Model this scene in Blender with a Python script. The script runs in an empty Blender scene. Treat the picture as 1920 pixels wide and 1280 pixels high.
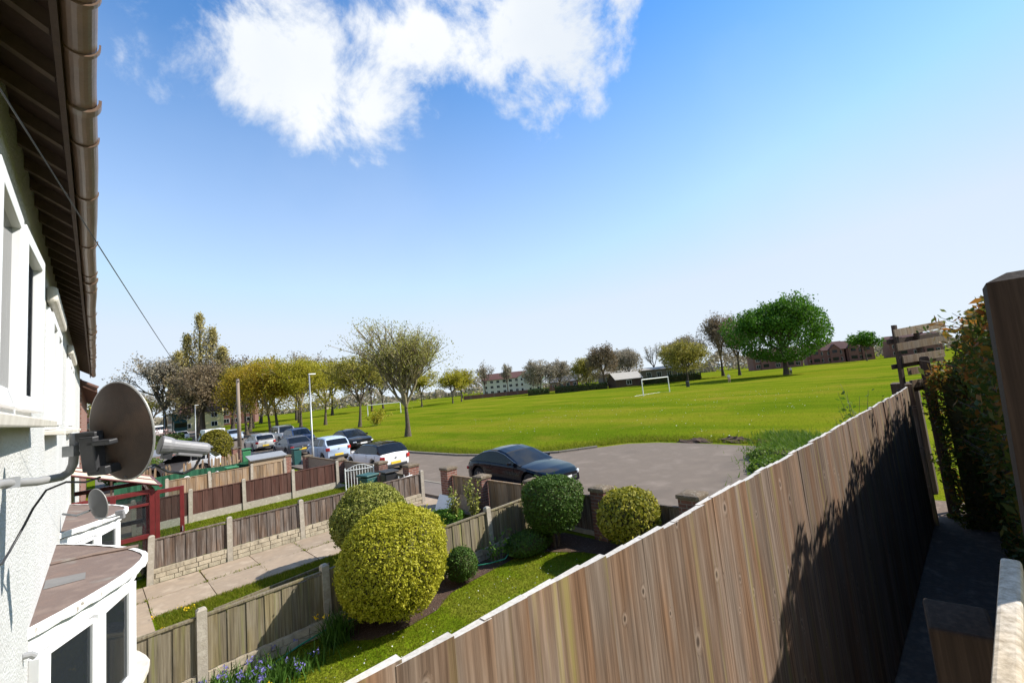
import bpy, math, random
import numpy as np
from mathutils import Vector, Matrix
S = bpy.context.scene
COL = S.collection
R = math.radians
rnd = random.Random(7)
np.random.seed(1)
# ---------------------------------------------------------------- camera
# X = out from the house wall to the road, Y = along the terrace, camera leaning out of the first floor
HC = 3.6
TH, ROLL, PITCH = R(45.4), R(5.615), R(5.903)
fw = Vector((math.cos(TH), math.sin(TH), 0)); rt = Vector((math.sin(TH), -math.cos(TH), 0)); zz = Vector((0, 0, 1))
fwp = fw*math.cos(PITCH) + zz*math.sin(PITCH); upp = -fw*math.sin(PITCH) + zz*math.cos(PITCH)
cx = rt*math.cos(ROLL) - upp*math.sin(ROLL); cy = rt*math.sin(ROLL) + upp*math.cos(ROLL)
cd = bpy.data.cameras.new('camera'); cam = bpy.data.objects.new('camera', cd); COL.objects.link(cam)
M4 = Matrix((cx, cy, -fwp)).transposed().to_4x4(); M4.translation = Vector((0, 0, HC)); cam.matrix_world = M4
cd.sensor_width = 36; cd.lens = 15.0; cd.clip_start = 0.05; cd.clip_end = 4000
S.camera = cam
# ---------------------------------------------------------------- sky and sun
SUN_EL, SUN_H = R(39), Vector((0.80, -0.60, 0))
sund = SUN_H*math.cos(SUN_EL) + zz*math.sin(SUN_EL)
wd = bpy.data.worlds.new('World'); S.world = wd; wd.use_nodes = True
wn, wl = wd.node_tree.nodes, wd.node_tree.links
wn.clear()
def WN_(t, **k):
    n = wn.new(t)
    for a, b in k.items(): setattr(n, a, b)
    return n
def wmath(op, a, b=None, c=None, clamp=False):
    n = WN_('ShaderNodeMath', operation=op); n.use_clamp = clamp
    for i, v in enumerate((a, b, c)):
        if v is None: continue
        if isinstance(v, (int, float)): n.inputs[i].default_value = v
        else: wl.new(v, n.inputs[i])
    return n.outputs[0]
sky = WN_('ShaderNodeTexSky', sky_type='NISHITA', sun_disc=False)
sky.sun_elevation = SUN_EL; sky.sun_rotation = math.atan2(SUN_H.x, SUN_H.y)
sky.air_density = 1.0; sky.dust_density = 0.0; sky.ozone_density = 3.0
tc = WN_('ShaderNodeTexCoord')
hsv = WN_('ShaderNodeHueSaturation'); hsv.inputs['Saturation'].default_value = 1.22; hsv.inputs['Value'].default_value = 1.75; wl.new(sky.outputs[0], hsv.inputs['Color'])
# cumulus clouds: soft elliptical fields round a few directions, edges torn by noise
nz = WN_('ShaderNodeTexNoise'); nz.inputs['Scale'].default_value = 5.5; nz.inputs['Detail'].default_value = 10; nz.inputs['Roughness'].default_value = 0.62
nz.inputs['Distortion'].default_value = 0.25
wl.new(tc.outputs['Generated'], nz.inputs['Vector'])
nz2 = WN_('ShaderNodeTexNoise'); nz2.inputs['Scale'].default_value = 2.1; nz2.inputs['Detail'].default_value = 6
wl.new(tc.outputs['Generated'], nz2.inputs['Vector'])
def dotv(v):
    n = WN_('ShaderNodeVectorMath', operation='DOT_PRODUCT'); wl.new(tc.outputs['Generated'], n.inputs[0]); n.inputs[1].default_value = v
    return n.outputs['Value']
def cloud_field(c, tilt, ru, rv):
    c = Vector(c).normalized(); e1 = c.cross(zz).normalized(); e2 = e1.cross(c).normalized()
    a = e1*math.cos(tilt) + e2*math.sin(tilt); b = -e1*math.sin(tilt) + e2*math.cos(tilt)
    w = wmath('MAXIMUM', dotv(c), 0.05)
    u = wmath('DIVIDE', wmath('DIVIDE', dotv(a), w), ru); v = wmath('DIVIDE', wmath('DIVIDE', dotv(b), w), rv)
    d = wmath('SQRT', wmath('ADD', wmath('MULTIPLY', u, u), wmath('MULTIPLY', v, v)))
    return wmath('SUBTRACT', 1.0, d)
def pixdir(px, py):
    d = fwp + cx*((px - 960)/800) + cy*((640 - py)/800)
    return d
fields = [cloud_field(pixdir(940, 70), -0.16, 0.25, 0.15), cloud_field(pixdir(600, 135), -0.05, 0.26, 0.135), cloud_field(pixdir(780, 95), 0.0, 0.23, 0.135),
          cloud_field((-.8, .5, .6), .2, .5, .25), cloud_field((.3, -.9, .7), -.1, .45, .22), cloud_field((-.6, -.8, .5), .1, .5, .2)]
m = fields[0]
for f in fields[1:]: m = wmath('MAXIMUM', m, f)
m = wmath('MAXIMUM', m, -0.9)
dens = wmath('ADD', wmath('MULTIPLY', m, 0.62), wmath('SUBTRACT', wmath('MULTIPLY', nz.outputs['Fac'], 2.2), 1.12))
cm = wmath('MULTIPLY', dens, 2.3, clamp=True)
sm = WN_('ShaderNodeMapRange', interpolation_type='SMOOTHSTEP'); wl.new(cm, sm.inputs[0])
# high thin veil
veil = wmath('MULTIPLY', wmath('SUBTRACT', nz2.outputs['Fac'], 0.5), 0.35, clamp=True)
cmix = WN_('ShaderNodeMix', data_type='RGBA'); wl.new(veil, cmix.inputs[0])
# whitish haze that thickens evenly towards the horizon all round
sepz = WN_('ShaderNodeSeparateXYZ'); wl.new(tc.outputs['Generated'], sepz.inputs[0])
hz = wmath('POWER', wmath('SUBTRACT', 1.0, wmath('DIVIDE', wmath('MAXIMUM', sepz.outputs[2], 0.0), 0.66), clamp=True), 1.15)
hz = wmath('MULTIPLY', hz, 0.90)
hmix = WN_('ShaderNodeMix', data_type='RGBA'); wl.new(hz, hmix.inputs[0]); capn = WN_('ShaderNodeVectorMath', operation='MINIMUM'); wl.new(hsv.outputs[0], capn.inputs[0]); capn.inputs[1].default_value = (3.4, 4.55, 6.6); wl.new(capn.outputs[0], hmix.inputs[6]); hmix.inputs[7].default_value = (5.6, 6.15, 6.6, 1)
wl.new(hmix.outputs[2], cmix.inputs[6]); cmix.inputs[7].default_value = (6.3, 6.8, 7.3, 1)
cmix2 = WN_('ShaderNodeMix', data_type='RGBA'); wl.new(sm.outputs[0], cmix2.inputs[0]); wl.new(cmix.outputs[2], cmix2.inputs[6]); 
shd = WN_('ShaderNodeMix', data_type='RGBA'); wl.new(wmath('MULTIPLY', wmath('SUBTRACT', nz2.outputs['Fac'], 0.35), 3.0, clamp=True), shd.inputs[0]); shd.inputs[6].default_value = (5.4, 5.8, 6.3, 1); shd.inputs[7].default_value = (6.7, 6.85, 7.0, 1)
wl.new(shd.outputs[2], cmix2.inputs[7])
bg = WN_('ShaderNodeBackground'); bg.inputs[1].default_value = 0.10; wl.new(cmix2.outputs[2], bg.inputs[0])
wo = WN_('ShaderNodeOutputWorld'); wl.new(bg.outputs[0], wo.inputs[0])
sl = bpy.data.lights.new('sun', 'SUN'); sl.energy = 5.0; sl.angle = R(0.53); sl.color = (1.0, 0.95, 0.87)
so = bpy.data.objects.new('sun', sl); COL.objects.link(so); so.location = (30, -30, 60)
so.rotation_euler = (-sund).to_track_quat('-Z', 'Y').to_euler()
S.view_settings.view_transform = 'Standard'; S.view_settings.look = 'None'; S.view_settings.gamma = 1
S.view_settings.use_curve_mapping = False
S.view_settings.exposure = 0.62

# ---------------------------------------------------------------- mesh helpers
class MB:
    def __init__(s): s.v = []; s.f = []; s.m = []; s.mi = 0
    def quad(s, *p):
        b = len(s.v); s.v += [tuple(q) for q in p]; s.f.append(tuple(range(b, b+len(p)))); s.m.append(s.mi)
    def box(s, c, d, rz=0, rot=None, taper=1.0):
        hx, hy, hz = d[0]/2, d[1]/2, d[2]/2; b = len(s.v)
        Mx = rot if rot is not None else Matrix.Rotation(rz, 3, 'Z')
        for z in (-hz, hz):
            k = taper if z > 0 else 1
            for x, y in ((-hx, -hy), (hx, -hy), (hx, hy), (-hx, hy)):
                q = Mx @ Vector((x*k, y*k, z)); s.v.append((c[0]+q.x, c[1]+q.y, c[2]+q.z))
        for f in ((0, 3, 2, 1), (4, 5, 6, 7), (0, 1, 5, 4), (1, 2, 6, 5), (2, 3, 7, 6), (3, 0, 4, 7)):
            s.f.append(tuple(b+i for i in f)); s.m.append(s.mi)
        return s
    def b2(s, x0, x1, y0, y1, z0, z1):
        return s.box(((x0+x1)/2, (y0+y1)/2, (z0+z1)/2), (abs(x1-x0), abs(y1-y0), abs(z1-z0)))
    def tube(s, pts, rad, n=8, caps=True):
        pts = [Vector(p) for p in pts]; b0 = len(s.v)
        if not hasattr(rad, '__len__'): rad = [rad]*len(pts)
        up = Vector((0, 0, 1)); prev = None
        for i, p in enumerate(pts):
            t = (pts[min(i+1, len(pts)-1)] - pts[max(i-1, 0)])
            t = t.normalized() if t.length > 1e-9 else Vector((0, 0, 1))
            if prev is None:
                a = t.cross(up if abs(t.z) < .9 else Vector((1, 0, 0))).normalized()
            else:
                a = prev - t*prev.dot(t); a = a.normalized() if a.length > 1e-6 else t.orthogonal().normalized()
            prev = a; bb = t.cross(a)
            for k in range(n):
                an = 2*math.pi*k/n; q = p + (a*math.cos(an) + bb*math.sin(an))*rad[i]; s.v.append(tuple(q))
        for i in range(len(pts)-1):
            for k in range(n):
                a0 = b0+i*n+k; a1 = b0+i*n+(k+1) % n
                s.f.append((a0, a1, a1+n, a0+n)); s.m.append(s.mi)
        if caps:
            s.f.append(tuple(b0+k for k in range(n-1, -1, -1))); s.m.append(s.mi)
            e = b0+(len(pts)-1)*n; s.f.append(tuple(e+k for k in range(n))); s.m.append(s.mi)
        return s
    def lathe(s, prof, c=(0, 0, 0), n=16, rot=None, sx=1, sy=1):
        b0 = len(s.v)
        for r_, z in prof:
            for k in range(n):
                an = 2*math.pi*k/n; q = Vector((r_*sx*math.cos(an), r_*sy*math.sin(an), z))
                if rot is not None: q = rot @ q
                s.v.append((c[0]+q.x, c[1]+q.y, c[2]+q.z))
        for i in range(len(prof)-1):
            for k in range(n):
                a0 = b0+i*n+k; a1 = b0+i*n+(k+1) % n
                s.f.append((a0, a1, a1+n, a0+n)); s.m.append(s.mi)
        return s
    def prism(s, poly, z0, z1):
        n = len(poly); b = len(s.v)
        s.v += [(p[0], p[1], z0) for p in poly] + [(p[0], p[1], z1) for p in poly]
        s.f.append(tuple(b+i for i in range(n-1, -1, -1))); s.f.append(tuple(b+n+i for i in range(n))); s.m += [s.mi]*2
        for i in range(n):
            j = (i+1) % n; s.f.append((b+i, b+j, b+n+j, b+n+i)); s.m.append(s.mi)
        return s
    def mesh(s, name, mats, smooth=False):
        me = bpy.data.meshes.new(name); me.from_pydata(s.v, [], s.f)
        if not isinstance(mats, (list, tuple)): mats = [mats]
        for m_ in mats: me.materials.append(m_)
        me.polygons.foreach_set('material_index', s.m)
        if smooth: me.polygons.foreach_set('use_smooth', [True]*len(s.f))
        me.update(); return me
    def build(s, name, mats, parent=None, smooth=False, world=True):
        if parent is not None and world:
            o = parent
            off = Vector((0, 0, 0))
            while o is not None: off += o.location; o = o.parent
            s.v = [(v[0]-off.x, v[1]-off.y, v[2]-off.z) for v in s.v]
        return link(name, s.mesh(name, mats, smooth), parent)
def link(name, me, parent=None, loc=None):
    o = bpy.data.objects.new(name, me); COL.objects.link(o)
    if parent is not None: o.parent = parent
    if loc is not None: o.location = loc
    return o
def thing(name, label, cat, loc=(0, 0, 0), group=None, rz=0):
    o = bpy.data.objects.new(name, None); COL.objects.link(o); o.location = loc; o.rotation_euler = (0, 0, rz)
    o.empty_display_size = .2
    return tag(o, label, cat, group)
def tag(o, label, cat, group=None):
    o['label'] = label; o['category'] = cat
    if group: o['group'] = group
    return o
def struct(o, label=None, kind='structure'):
    o['kind'] = kind
    if label: o['label'] = label
    return o
def bev(o, w=.01, seg=2):
    m_ = o.modifiers.new('bevel', 'BEVEL'); m_.width = w; m_.segments = seg; m_.limit_method = 'ANGLE'
    return o
def quads(name, P, mat, parent=None, val=None):
    """P (n,4,3) array of quads, one mesh; val = per-face random number read by the material"""
    P = np.asarray(P, dtype=np.float32); n = len(P)
    if parent is not None:
        o = parent; off = Vector((0, 0, 0))
        while o is not None: off += o.location; o = o.parent
        P = P - np.array(off, dtype=np.float32)
    k = P.shape[1]
    me = bpy.data.meshes.new(name); me.vertices.add(n*k); me.vertices.foreach_set('co', P.reshape(-1))
    me.loops.add(n*k); me.loops.foreach_set('vertex_index', np.arange(n*k, dtype=np.int32))
    me.polygons.add(n); me.polygons.foreach_set('loop_start', np.arange(0, n*k, k, dtype=np.int32)); me.polygons.foreach_set('loop_total', np.full(n, k, dtype=np.int32))
    at = me.attributes.new('rnd', 'FLOAT', 'FACE'); at.data.foreach_set('value', np.asarray(val if val is not None else np.random.rand(n), dtype=np.float32))
    me.materials.append(mat); me.update(calc_edges=True)
    o = link(name, me, parent)
    if parent is not None: o['kind'] = 'stuff'
    return o
def unit(v): return v/np.maximum(np.linalg.norm(v, axis=-1, keepdims=True), 1e-9)
def leaf_quads(rg, C, size, nrm=None, jit=1.0, aspect=.6):
    n = len(C); a = unit(rg.normal(size=(n, 3)))
    if nrm is not None: N = unit(nrm + jit*rg.normal(size=(n, 3)))
    else: N = unit(rg.normal(size=(n, 3)))
    a = unit(a - N*np.sum(a*N, 1, keepdims=True)); b = np.cross(N, a)
    s = (size*(0.6+0.8*rg.random(n)))[:, None]
    a = a*s; b = b*s*aspect
    return np.stack([C-a, C-b*0.9, C+a, C+b*0.9], 1)
# ---------------------------------------------------------------- materials
def newmat(name):
    m_ = bpy.data.materials.new(name); m_.use_nodes = True; nt = m_.node_tree
    return m_, nt, nt.nodes, nt.links, nt.nodes['Principled BSDF']
def ramp(nd, cols):
    r_ = nd.new('ShaderNodeValToRGB'); cr = r_.color_ramp
    while len(cr.elements) < len(cols): cr.elements.new(0.5)
    for e, (p, c) in zip(cr.elements, cols): e.position = p; e.color = (*c, 1)
    return r_
def mat(name, cols, scale=8, rough=.8, bump=0, bscale=None, detail=6, stretch=(1, 1, 1), objvar=0, spec=.3, metal=0, coord='Object', bdist=.01, coat=0, wear=None):
    """noise-mixed colours; objvar shifts noise and value for every object"""
    m_, nt, nd, lk, bs = newmat(name)
    tcn = nd.new('ShaderNodeTexCoord'); mp = nd.new('ShaderNodeMapping'); mp.inputs['Scale'].default_value = stretch
    if coord == 'World':
        ge = nd.new('ShaderNodeNewGeometry'); src = ge.outputs['Position']
    else: src = tcn.outputs[coord]
    lk.new(src, mp.inputs['Vector']); vec = mp.outputs[0]
    if objvar:
        oi = nd.new('ShaderNodeObjectInfo'); ad = nd.new('ShaderNodeVectorMath'); ad.operation = 'ADD'
        sc = nd.new('ShaderNodeVectorMath'); sc.operation = 'SCALE'; sc.inputs[0].default_value = (13.7, 7.3, 5.1); lk.new(oi.outputs['Random'], sc.inputs['Scale'])
        lk.new(vec, ad.inputs[0]); lk.new(sc.outputs[0], ad.inputs[1]); vec = ad.outputs[0]
    n1 = nd.new('ShaderNodeTexNoise'); n1.inputs['Scale'].default_value = scale; n1.inputs['Detail'].default_value = detail; n1.inputs['Roughness'].default_value = .62
    lk.new(vec, n1.inputs['Vector'])
    if len(cols) == 1: cols = [cols[0], tuple(c*.82 for c in cols[0])]
    k = len(cols); r_ = ramp(nd, [(.3+.4*i/(k-1), c) for i, c in enumerate(cols)]); lk.new(n1.outputs['Fac'], r_.inputs[0])
    col = r_.outputs[0]
    if wear:
        n3 = nd.new('ShaderNodeTexNoise'); n3.inputs['Scale'].default_value = wear[0]; n3.inputs['Detail'].default_value = 8; lk.new(vec, n3.inputs['Vector'])
        mr = nd.new('ShaderNodeMapRange'); mr.inputs[1].default_value = wear[1]; mr.inputs[2].default_value = wear[1]+.08; lk.new(n3.outputs['Fac'], mr.inputs[0])
        mx = nd.new('ShaderNodeMix'); mx.data_type = 'RGBA'; lk.new(mr.outputs[0], mx.inputs[0]); lk.new(col, mx.inputs[6]); mx.inputs[7].default_value = (*wear[2], 1); col = mx.outputs[2]
    if objvar:
        hv = nd.new('ShaderNodeHueSaturation'); mr2 = nd.new('ShaderNodeMapRange'); mr2.inputs[3].default_value = 1-objvar; mr2.inputs[4].default_value = 1+objvar
        lk.new(oi.outputs['Random'], mr2.inputs[0]); lk.new(mr2.outputs[0], hv.inputs['Value']); lk.new(col, hv.inputs['Color']); col = hv.outputs[0]
    lk.new(col, bs.inputs['Base Color'])
    bs.inputs['Roughness'].default_value = rough; bs.inputs['Specular IOR Level'].default_value = spec; bs.inputs['Metallic'].default_value = metal
    bs.inputs['Coat Weight'].default_value = coat; bs.inputs['Coat Roughness'].default_value = .03
    if bump:
        n2 = nd.new('ShaderNodeTexNoise'); n2.inputs['Scale'].default_value = bscale or scale*3; n2.inputs['Detail'].default_value = 6; lk.new(vec, n2.inputs['Vector'])
        bp = nd.new('ShaderNodeBump'); bp.inputs['Strength'].default_value = bump; bp.inputs['Distance'].default_value = bdist
        lk.new(n2.outputs['Fac'], bp.inputs['Height']); lk.new(bp.outputs[0], bs.inputs['Normal'])
    return m_
def wood(name, c_dark, c_mid, c_light, warm, objvar=.18, knots=True, algae=None, fine=1.0):
    m_, nt, nd, lk, bs = newmat(name)
    tcn = nd.new('ShaderNodeTexCoord'); oi = nd.new('ShaderNodeObjectInfo')
    sc = nd.new('ShaderNodeVectorMath'); sc.operation = 'SCALE'; sc.inputs[0].default_value = (9.7, 3.3, 11.1); lk.new(oi.outputs['Random'], sc.inputs['Scale'])
    ad = nd.new('ShaderNodeVectorMath'); ad.operation = 'ADD'; lk.new(tcn.outputs['Object'], ad.inputs[0]); lk.new(sc.outputs[0], ad.inputs[1])
    # knots bend the grain: a stretched voronoi distance
    spk = nd.new('ShaderNodeSeparateXYZ'); lk.new(ad.outputs[0], spk.inputs[0]); cbk = nd.new('ShaderNodeCombineXYZ'); lk.new(spk.outputs[0], cbk.inputs[0]); lk.new(spk.outputs[2], cbk.inputs[1])
    mpk = nd.new('ShaderNodeMapping'); mpk.inputs['Scale'].default_value = (6.5*fine, 4.0*fine, 1); lk.new(cbk.outputs[0], mpk.inputs[0])
    vo = nd.new('ShaderNodeTexVoronoi'); vo.voronoi_dimensions = '2D'; vo.inputs['Scale'].default_value = 1.0; vo.inputs['Randomness'].default_value = 1.0; lk.new(mpk.outputs[0], vo.inputs['Vector'])
    sck = nd.new('ShaderNodeSeparateColor'); lk.new(vo.outputs['Color'], sck.inputs[0]); lt = nd.new('ShaderNodeMath'); lt.operation = 'LESS_THAN'; lt.inputs[1].default_value = .64; lk.new(sck.outputs[0], lt.inputs[0])
    vs = nd.new('ShaderNodeMapRange'); vs.inputs[3].default_value = .8; vs.inputs[4].default_value = 2.2; lk.new(sck.outputs[1], vs.inputs[0]); vm = nd.new('ShaderNodeMath'); vm.operation = 'MULTIPLY'; lk.new(vo.outputs['Distance'], vm.inputs[0]); lk.new(vs.outputs[0], vm.inputs[1])
    vd = nd.new('ShaderNodeMath'); vd.operation = 'ADD'; lk.new(vm.outputs[0], vd.inputs[0]); lk.new(lt.outputs[0], vd.inputs[1])
    kn = nd.new('ShaderNodeMapRange'); kn.inputs[1].default_value = .05; kn.inputs[2].default_value = .26; kn.inputs[3].default_value = 1; kn.inputs[4].default_value = 0; lk.new(vd.outputs[0], kn.inputs[0])
    mp = nd.new('ShaderNodeMapping'); mp.inputs['Scale'].default_value = (60*fine, 60*fine, 1.3*fine); lk.new(ad.outputs[0], mp.inputs[0])
    sh = nd.new('ShaderNodeVectorMath'); sh.operation = 'ADD'; lk.new(mp.outputs[0], sh.inputs[0])
    if knots:
        cb = nd.new('ShaderNodeCombineXYZ'); ml = nd.new('ShaderNodeMath'); ml.operation = 'MULTIPLY'; ml.inputs[1].default_value = 1.1; lk.new(kn.outputs[0], ml.inputs[0]); lk.new(ml.outputs[0], cb.inputs[0]); lk.new(ml.outputs[0], cb.inputs[1]); lk.new(cb.outputs[0], sh.inputs[1])
    g = nd.new('ShaderNodeTexNoise'); g.inputs['Scale'].default_value = 1; g.inputs['Detail'].default_value = 5; g.inputs['Roughness'].default_value = .65; lk.new(sh.outputs[0], g.inputs['Vector'])
    r_ = ramp(nd, [(.3, c_dark), (.5, c_mid), (.68, c_light)]); lk.new(g.outputs['Fac'], r_.inputs[0])
    # broad weathering patches, warm where rain has not greyed the wood
    mpw = nd.new('ShaderNodeMapping'); mpw.inputs['Scale'].default_value = (5, 5, .8); lk.new(ad.outputs[0], mpw.inputs[0])
    w = nd.new('ShaderNodeTexNoise'); w.inputs['Scale'].default_value = 1; w.inputs['Detail'].default_value = 5; lk.new(mpw.outputs[0], w.inputs['Vector'])
    wm = nd.new('ShaderNodeMapRange'); wm.inputs[1].default_value = .42; wm.inputs[2].default_value = .64; wm.inputs[4].default_value = .75; lk.new(w.outputs['Fac'], wm.inputs[0])
    mx = nd.new('ShaderNodeMix'); mx.data_type = 'RGBA'; mx.blend_type = 'MULTIPLY'; lk.new(wm.outputs[0], mx.inputs[0]); lk.new(r_.outputs[0], mx.inputs[6]); mx.inputs[7].default_value = (*warm, 1)
    col = mx.outputs[2]
    if knots:
        kd = nd.new('ShaderNodeMapRange'); kd.inputs[1].default_value = .04; kd.inputs[2].default_value = .1; kd.inputs[3].default_value = .85; kd.inputs[4].default_value = 0; lk.new(vd.outputs[0], kd.inputs[0])
        km = nd.new('ShaderNodeMix'); km.data_type = 'RGBA'; lk.new(kd.outputs[0], km.inputs[0]); lk.new(col, km.inputs[6]); km.inputs[7].default_value = (*[c*.55 for c in c_dark], 1); col = km.outputs[2]
        # pale ring round the knot
        kr = nd.new('ShaderNodeMapRange'); kr.interpolation_type = 'SMOOTHSTEP'; kr.inputs[1].default_value = .2; kr.inputs[2].default_value = .1; lk.new(vd.outputs[0], kr.inputs[0])
        k2 = nd.new('ShaderNodeMapRange'); k2.interpolation_type = 'SMOOTHSTEP'; k2.inputs[1].default_value = .06; k2.inputs[2].default_value = .11; lk.new(vd.outputs[0], k2.inputs[0])
        kk = nd.new('ShaderNodeMath'); kk.operation = 'MULTIPLY'; lk.new(kr.outputs[0], kk.inputs[0]); lk.new(k2.outputs[0], kk.inputs[1])
        k3 = nd.new('ShaderNodeMath'); k3.operation = 'MULTIPLY'; k3.inputs[1].default_value = .5; lk.new(kk.outputs[0], k3.inputs[0])
        km2 = nd.new('ShaderNodeMix'); km2.data_type = 'RGBA'; lk.new(k3.outputs[0], km2.inputs[0]); lk.new(col, km2.inputs[6]); km2.inputs[7].default_value = (*[min(1, c*1.25) for c in c_light], 1); col = km2.outputs[2]
    if algae:
        mpa = nd.new('ShaderNodeMapping'); mpa.inputs['Scale'].default_value = (16, 16, .35); lk.new(ad.outputs[0], mpa.inputs[0])
        an = nd.new('ShaderNodeTexNoise'); an.inputs['Scale'].default_value = 1; an.inputs['Detail'].default_value = 3; lk.new(mpa.outputs[0], an.inputs['Vector'])
        am = nd.new('ShaderNodeMapRange'); am.inputs[1].default_value = .56; am.inputs[2].default_value = .7; am.inputs[4].default_value = .7; lk.new(an.outputs['Fac'], am.inputs[0])
        mx2 = nd.new('ShaderNodeMix'); mx2.data_type = 'RGBA'; lk.new(am.outputs[0], mx2.inputs[0]); lk.new(col, mx2.inputs[6]); mx2.inputs[7].default_value = (*algae, 1); col = mx2.outputs[2]
    hv = nd.new('ShaderNodeHueSaturation'); mr2 = nd.new('ShaderNodeMapRange'); mr2.inputs[3].default_value = 1-objvar; mr2.inputs[4].default_value = 1+objvar
    lk.new(oi.outputs['Random'], mr2.inputs[0]); lk.new(mr2.outputs[0], hv.inputs['Value']); lk.new(col, hv.inputs['Color'])
    lk.new(hv.outputs[0], bs.inputs['Base Color']); bs.inputs['Roughness'].default_value = .85; bs.inputs['Specular IOR Level'].default_value = .2
    bp = nd.new('ShaderNodeBump'); bp.inputs['Strength'].default_value = .45; bp.inputs['Distance'].default_value = .004; lk.new(g.outputs['Fac'], bp.inputs['Height']); lk.new(bp.outputs[0], bs.inputs['Normal'])
    return m_
def leafmat(name, cols, trans=.35, rough=.6):
    m_, nt, nd, lk, bs = newmat(name)
    at = nd.new('ShaderNodeAttribute'); at.attribute_name = 'rnd'
    k = len(cols); r_ = ramp(nd, [(i/(k-1), c) for i, c in enumerate(cols)]); lk.new(at.outputs['Fac'], r_.inputs[0])
    lk.new(r_.outputs[0], bs.inputs['Base Color']); bs.inputs['Roughness'].default_value = rough; bs.inputs['Specular IOR Level'].default_value = .25
    tr = nd.new('ShaderNodeBsdfTranslucent'); lk.new(r_.outputs[0], tr.inputs['Color'])
    mx = nd.new('ShaderNodeMixShader'); mx.inputs[0].default_value = trans; lk.new(bs.outputs[0], mx.inputs[1]); lk.new(tr.outputs[0], mx.inputs[2])
    lk.new(mx.outputs[0], nd['Material Output'].inputs[0])
    return m_
def glassmat(name, tint=(.03, .035, .04), alpha=.55, rough=.02):
    m_, nt, nd, lk, bs = newmat(name)
    bs.inputs['Base Color'].default_value = (*tint, 1); bs.inputs['Roughness'].default_value = rough; bs.inputs['Specular IOR Level'].default_value = .7
    tr = nd.new('ShaderNodeBsdfTransparent'); tr.inputs[0].default_value = (.85, .9, .9, 1)
    fr = nd.new('ShaderNodeFresnel'); fr.inputs[0].default_value = 1.5
    mr = nd.new('ShaderNodeMapRange'); mr.inputs[3].default_value = 1-alpha; mr.inputs[4].default_value = 1.0; lk.new(fr.outputs[0], mr.inputs[0])
    mx = nd.new('ShaderNodeMixShader'); lk.new(mr.outputs[0], mx.inputs[0]); lk.new(tr.outputs[0], mx.inputs[1]); lk.new(bs.outputs[0], mx.inputs[2]); lk.new(mx.outputs[0], nd['Material Output'].inputs[0])
    return m_
def brickmat(name, c1, c2, mortar, scale=1.0, bw=.225, bh=.075):
    m_, nt, nd, lk, bs = newmat(name)
    ge = nd.new('ShaderNodeNewGeometry'); sp = nd.new('ShaderNodeSeparateXYZ'); lk.new(ge.outputs['Position'], sp.inputs[0])
    ad = nd.new('ShaderNodeMath'); ad.operation = 'ADD'; lk.new(sp.outputs[0], ad.inputs[0]); lk.new(sp.outputs[1], ad.inputs[1])
    cb = nd.new('ShaderNodeCombineXYZ'); lk.new(ad.outputs[0], cb.inputs[0]); lk.new(sp.outputs[2], cb.inputs[1])
    br = nd.new('ShaderNodeTexBrick'); br.inputs['Scale'].default_value = scale; br.inputs['Brick Width'].default_value = bw; br.inputs['Row Height'].default_value = bh; br.inputs['Mortar Size'].default_value = .008
    br.inputs['Color1'].default_value = (*c1, 1); br.inputs['Color2'].default_value = (*c2, 1); br.inputs['Mortar'].default_value = (*mortar, 1); lk.new(cb.outputs[0], br.inputs['Vector'])
    nn = nd.new('ShaderNodeTexNoise'); nn.inputs['Scale'].default_value = 9; nn.inputs['Detail'].default_value = 6; lk.new(ge.outputs['Position'], nn.inputs['Vector'])
    hv = nd.new('ShaderNodeHueSaturation'); mr = nd.new('ShaderNodeMapRange'); mr.inputs[3].default_value = .55; mr.inputs[4].default_value = 1.4; lk.new(nn.outputs['Fac'], mr.inputs[0]); lk.new(mr.outputs[0], hv.inputs['Value']); lk.new(br.outputs['Color'], hv.inputs['Color'])
    lk.new(hv.outputs[0], bs.inputs['Base Color']); bs.inputs['Roughness'].default_value = .9
    bp = nd.new('ShaderNodeBump'); bp.inputs['Strength'].default_value = .5; bp.inputs['Distance'].default_value = .008; bp.invert = True; lk.new(br.outputs['Fac'], bp.inputs['Height']); lk.new(bp.outputs[0], bs.inputs['Normal'])
    return m_
M = {}
M['render'] = mat('white_roughcast', [(.64, .64, .625), (.54, .535, .515)], 1.3, .9, 1.0, 48, coord='World', bdist=.022)
M['upvc'] = mat('white_upvc', [(.82, .82, .82), (.77, .77, .77)], 3, .35, spec=.5)
M['sill'] = mat('painted_sill', [(.66, .62, .55), (.5, .46, .4)], 6, .6, .2)
M['eaves'] = mat('dark_stained_eaves', [(.075, .043, .032), (.048, .029, .023)], 12, .7, .3)
M['rafter'] = mat('dark_stained_rafter', [(.15, .10, .075), (.10, .07, .053)], 12, .6, .3)
M['gutter'] = mat('brown_plastic_gutter', [(.18, .112, .075), (.13, .082, .057)], 6, .38, .15, 40, spec=.5, wear=(7, .6, (.17, .14, .11)))
M['tile'] = mat('roof_tiles', [(.16, .08, .06), (.1, .06, .05)], 5, .9, .5)
M['bayroof'] = mat('red_brown_felt_roof', [(.19, .13, .105), (.155, .112, .095), (.225, .165, .135)], 3.2, .85, .35, 60, wear=(2.3, .6, (.22, .195, .17)))
M['lead'] = mat('grey_patch', [(.20, .19, .18)], 8, .7, .2)
M['trim'] = mat('flaking_white_trim', [(.78, .77, .74), (.7, .69, .66)], 14, .8, .5, 60, wear=(16, .6, (.3, .27, .23)))
M['glass'] = glassmat('window_glass')
M['room'] = mat('dim_room', [(.35, .32, .28)], 3, .9)
M['curtain'] = mat('pale_curtain', [(.6, .58, .54), (.5, .48, .45)], 4, .9, stretch=(9, 9, .2))
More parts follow.
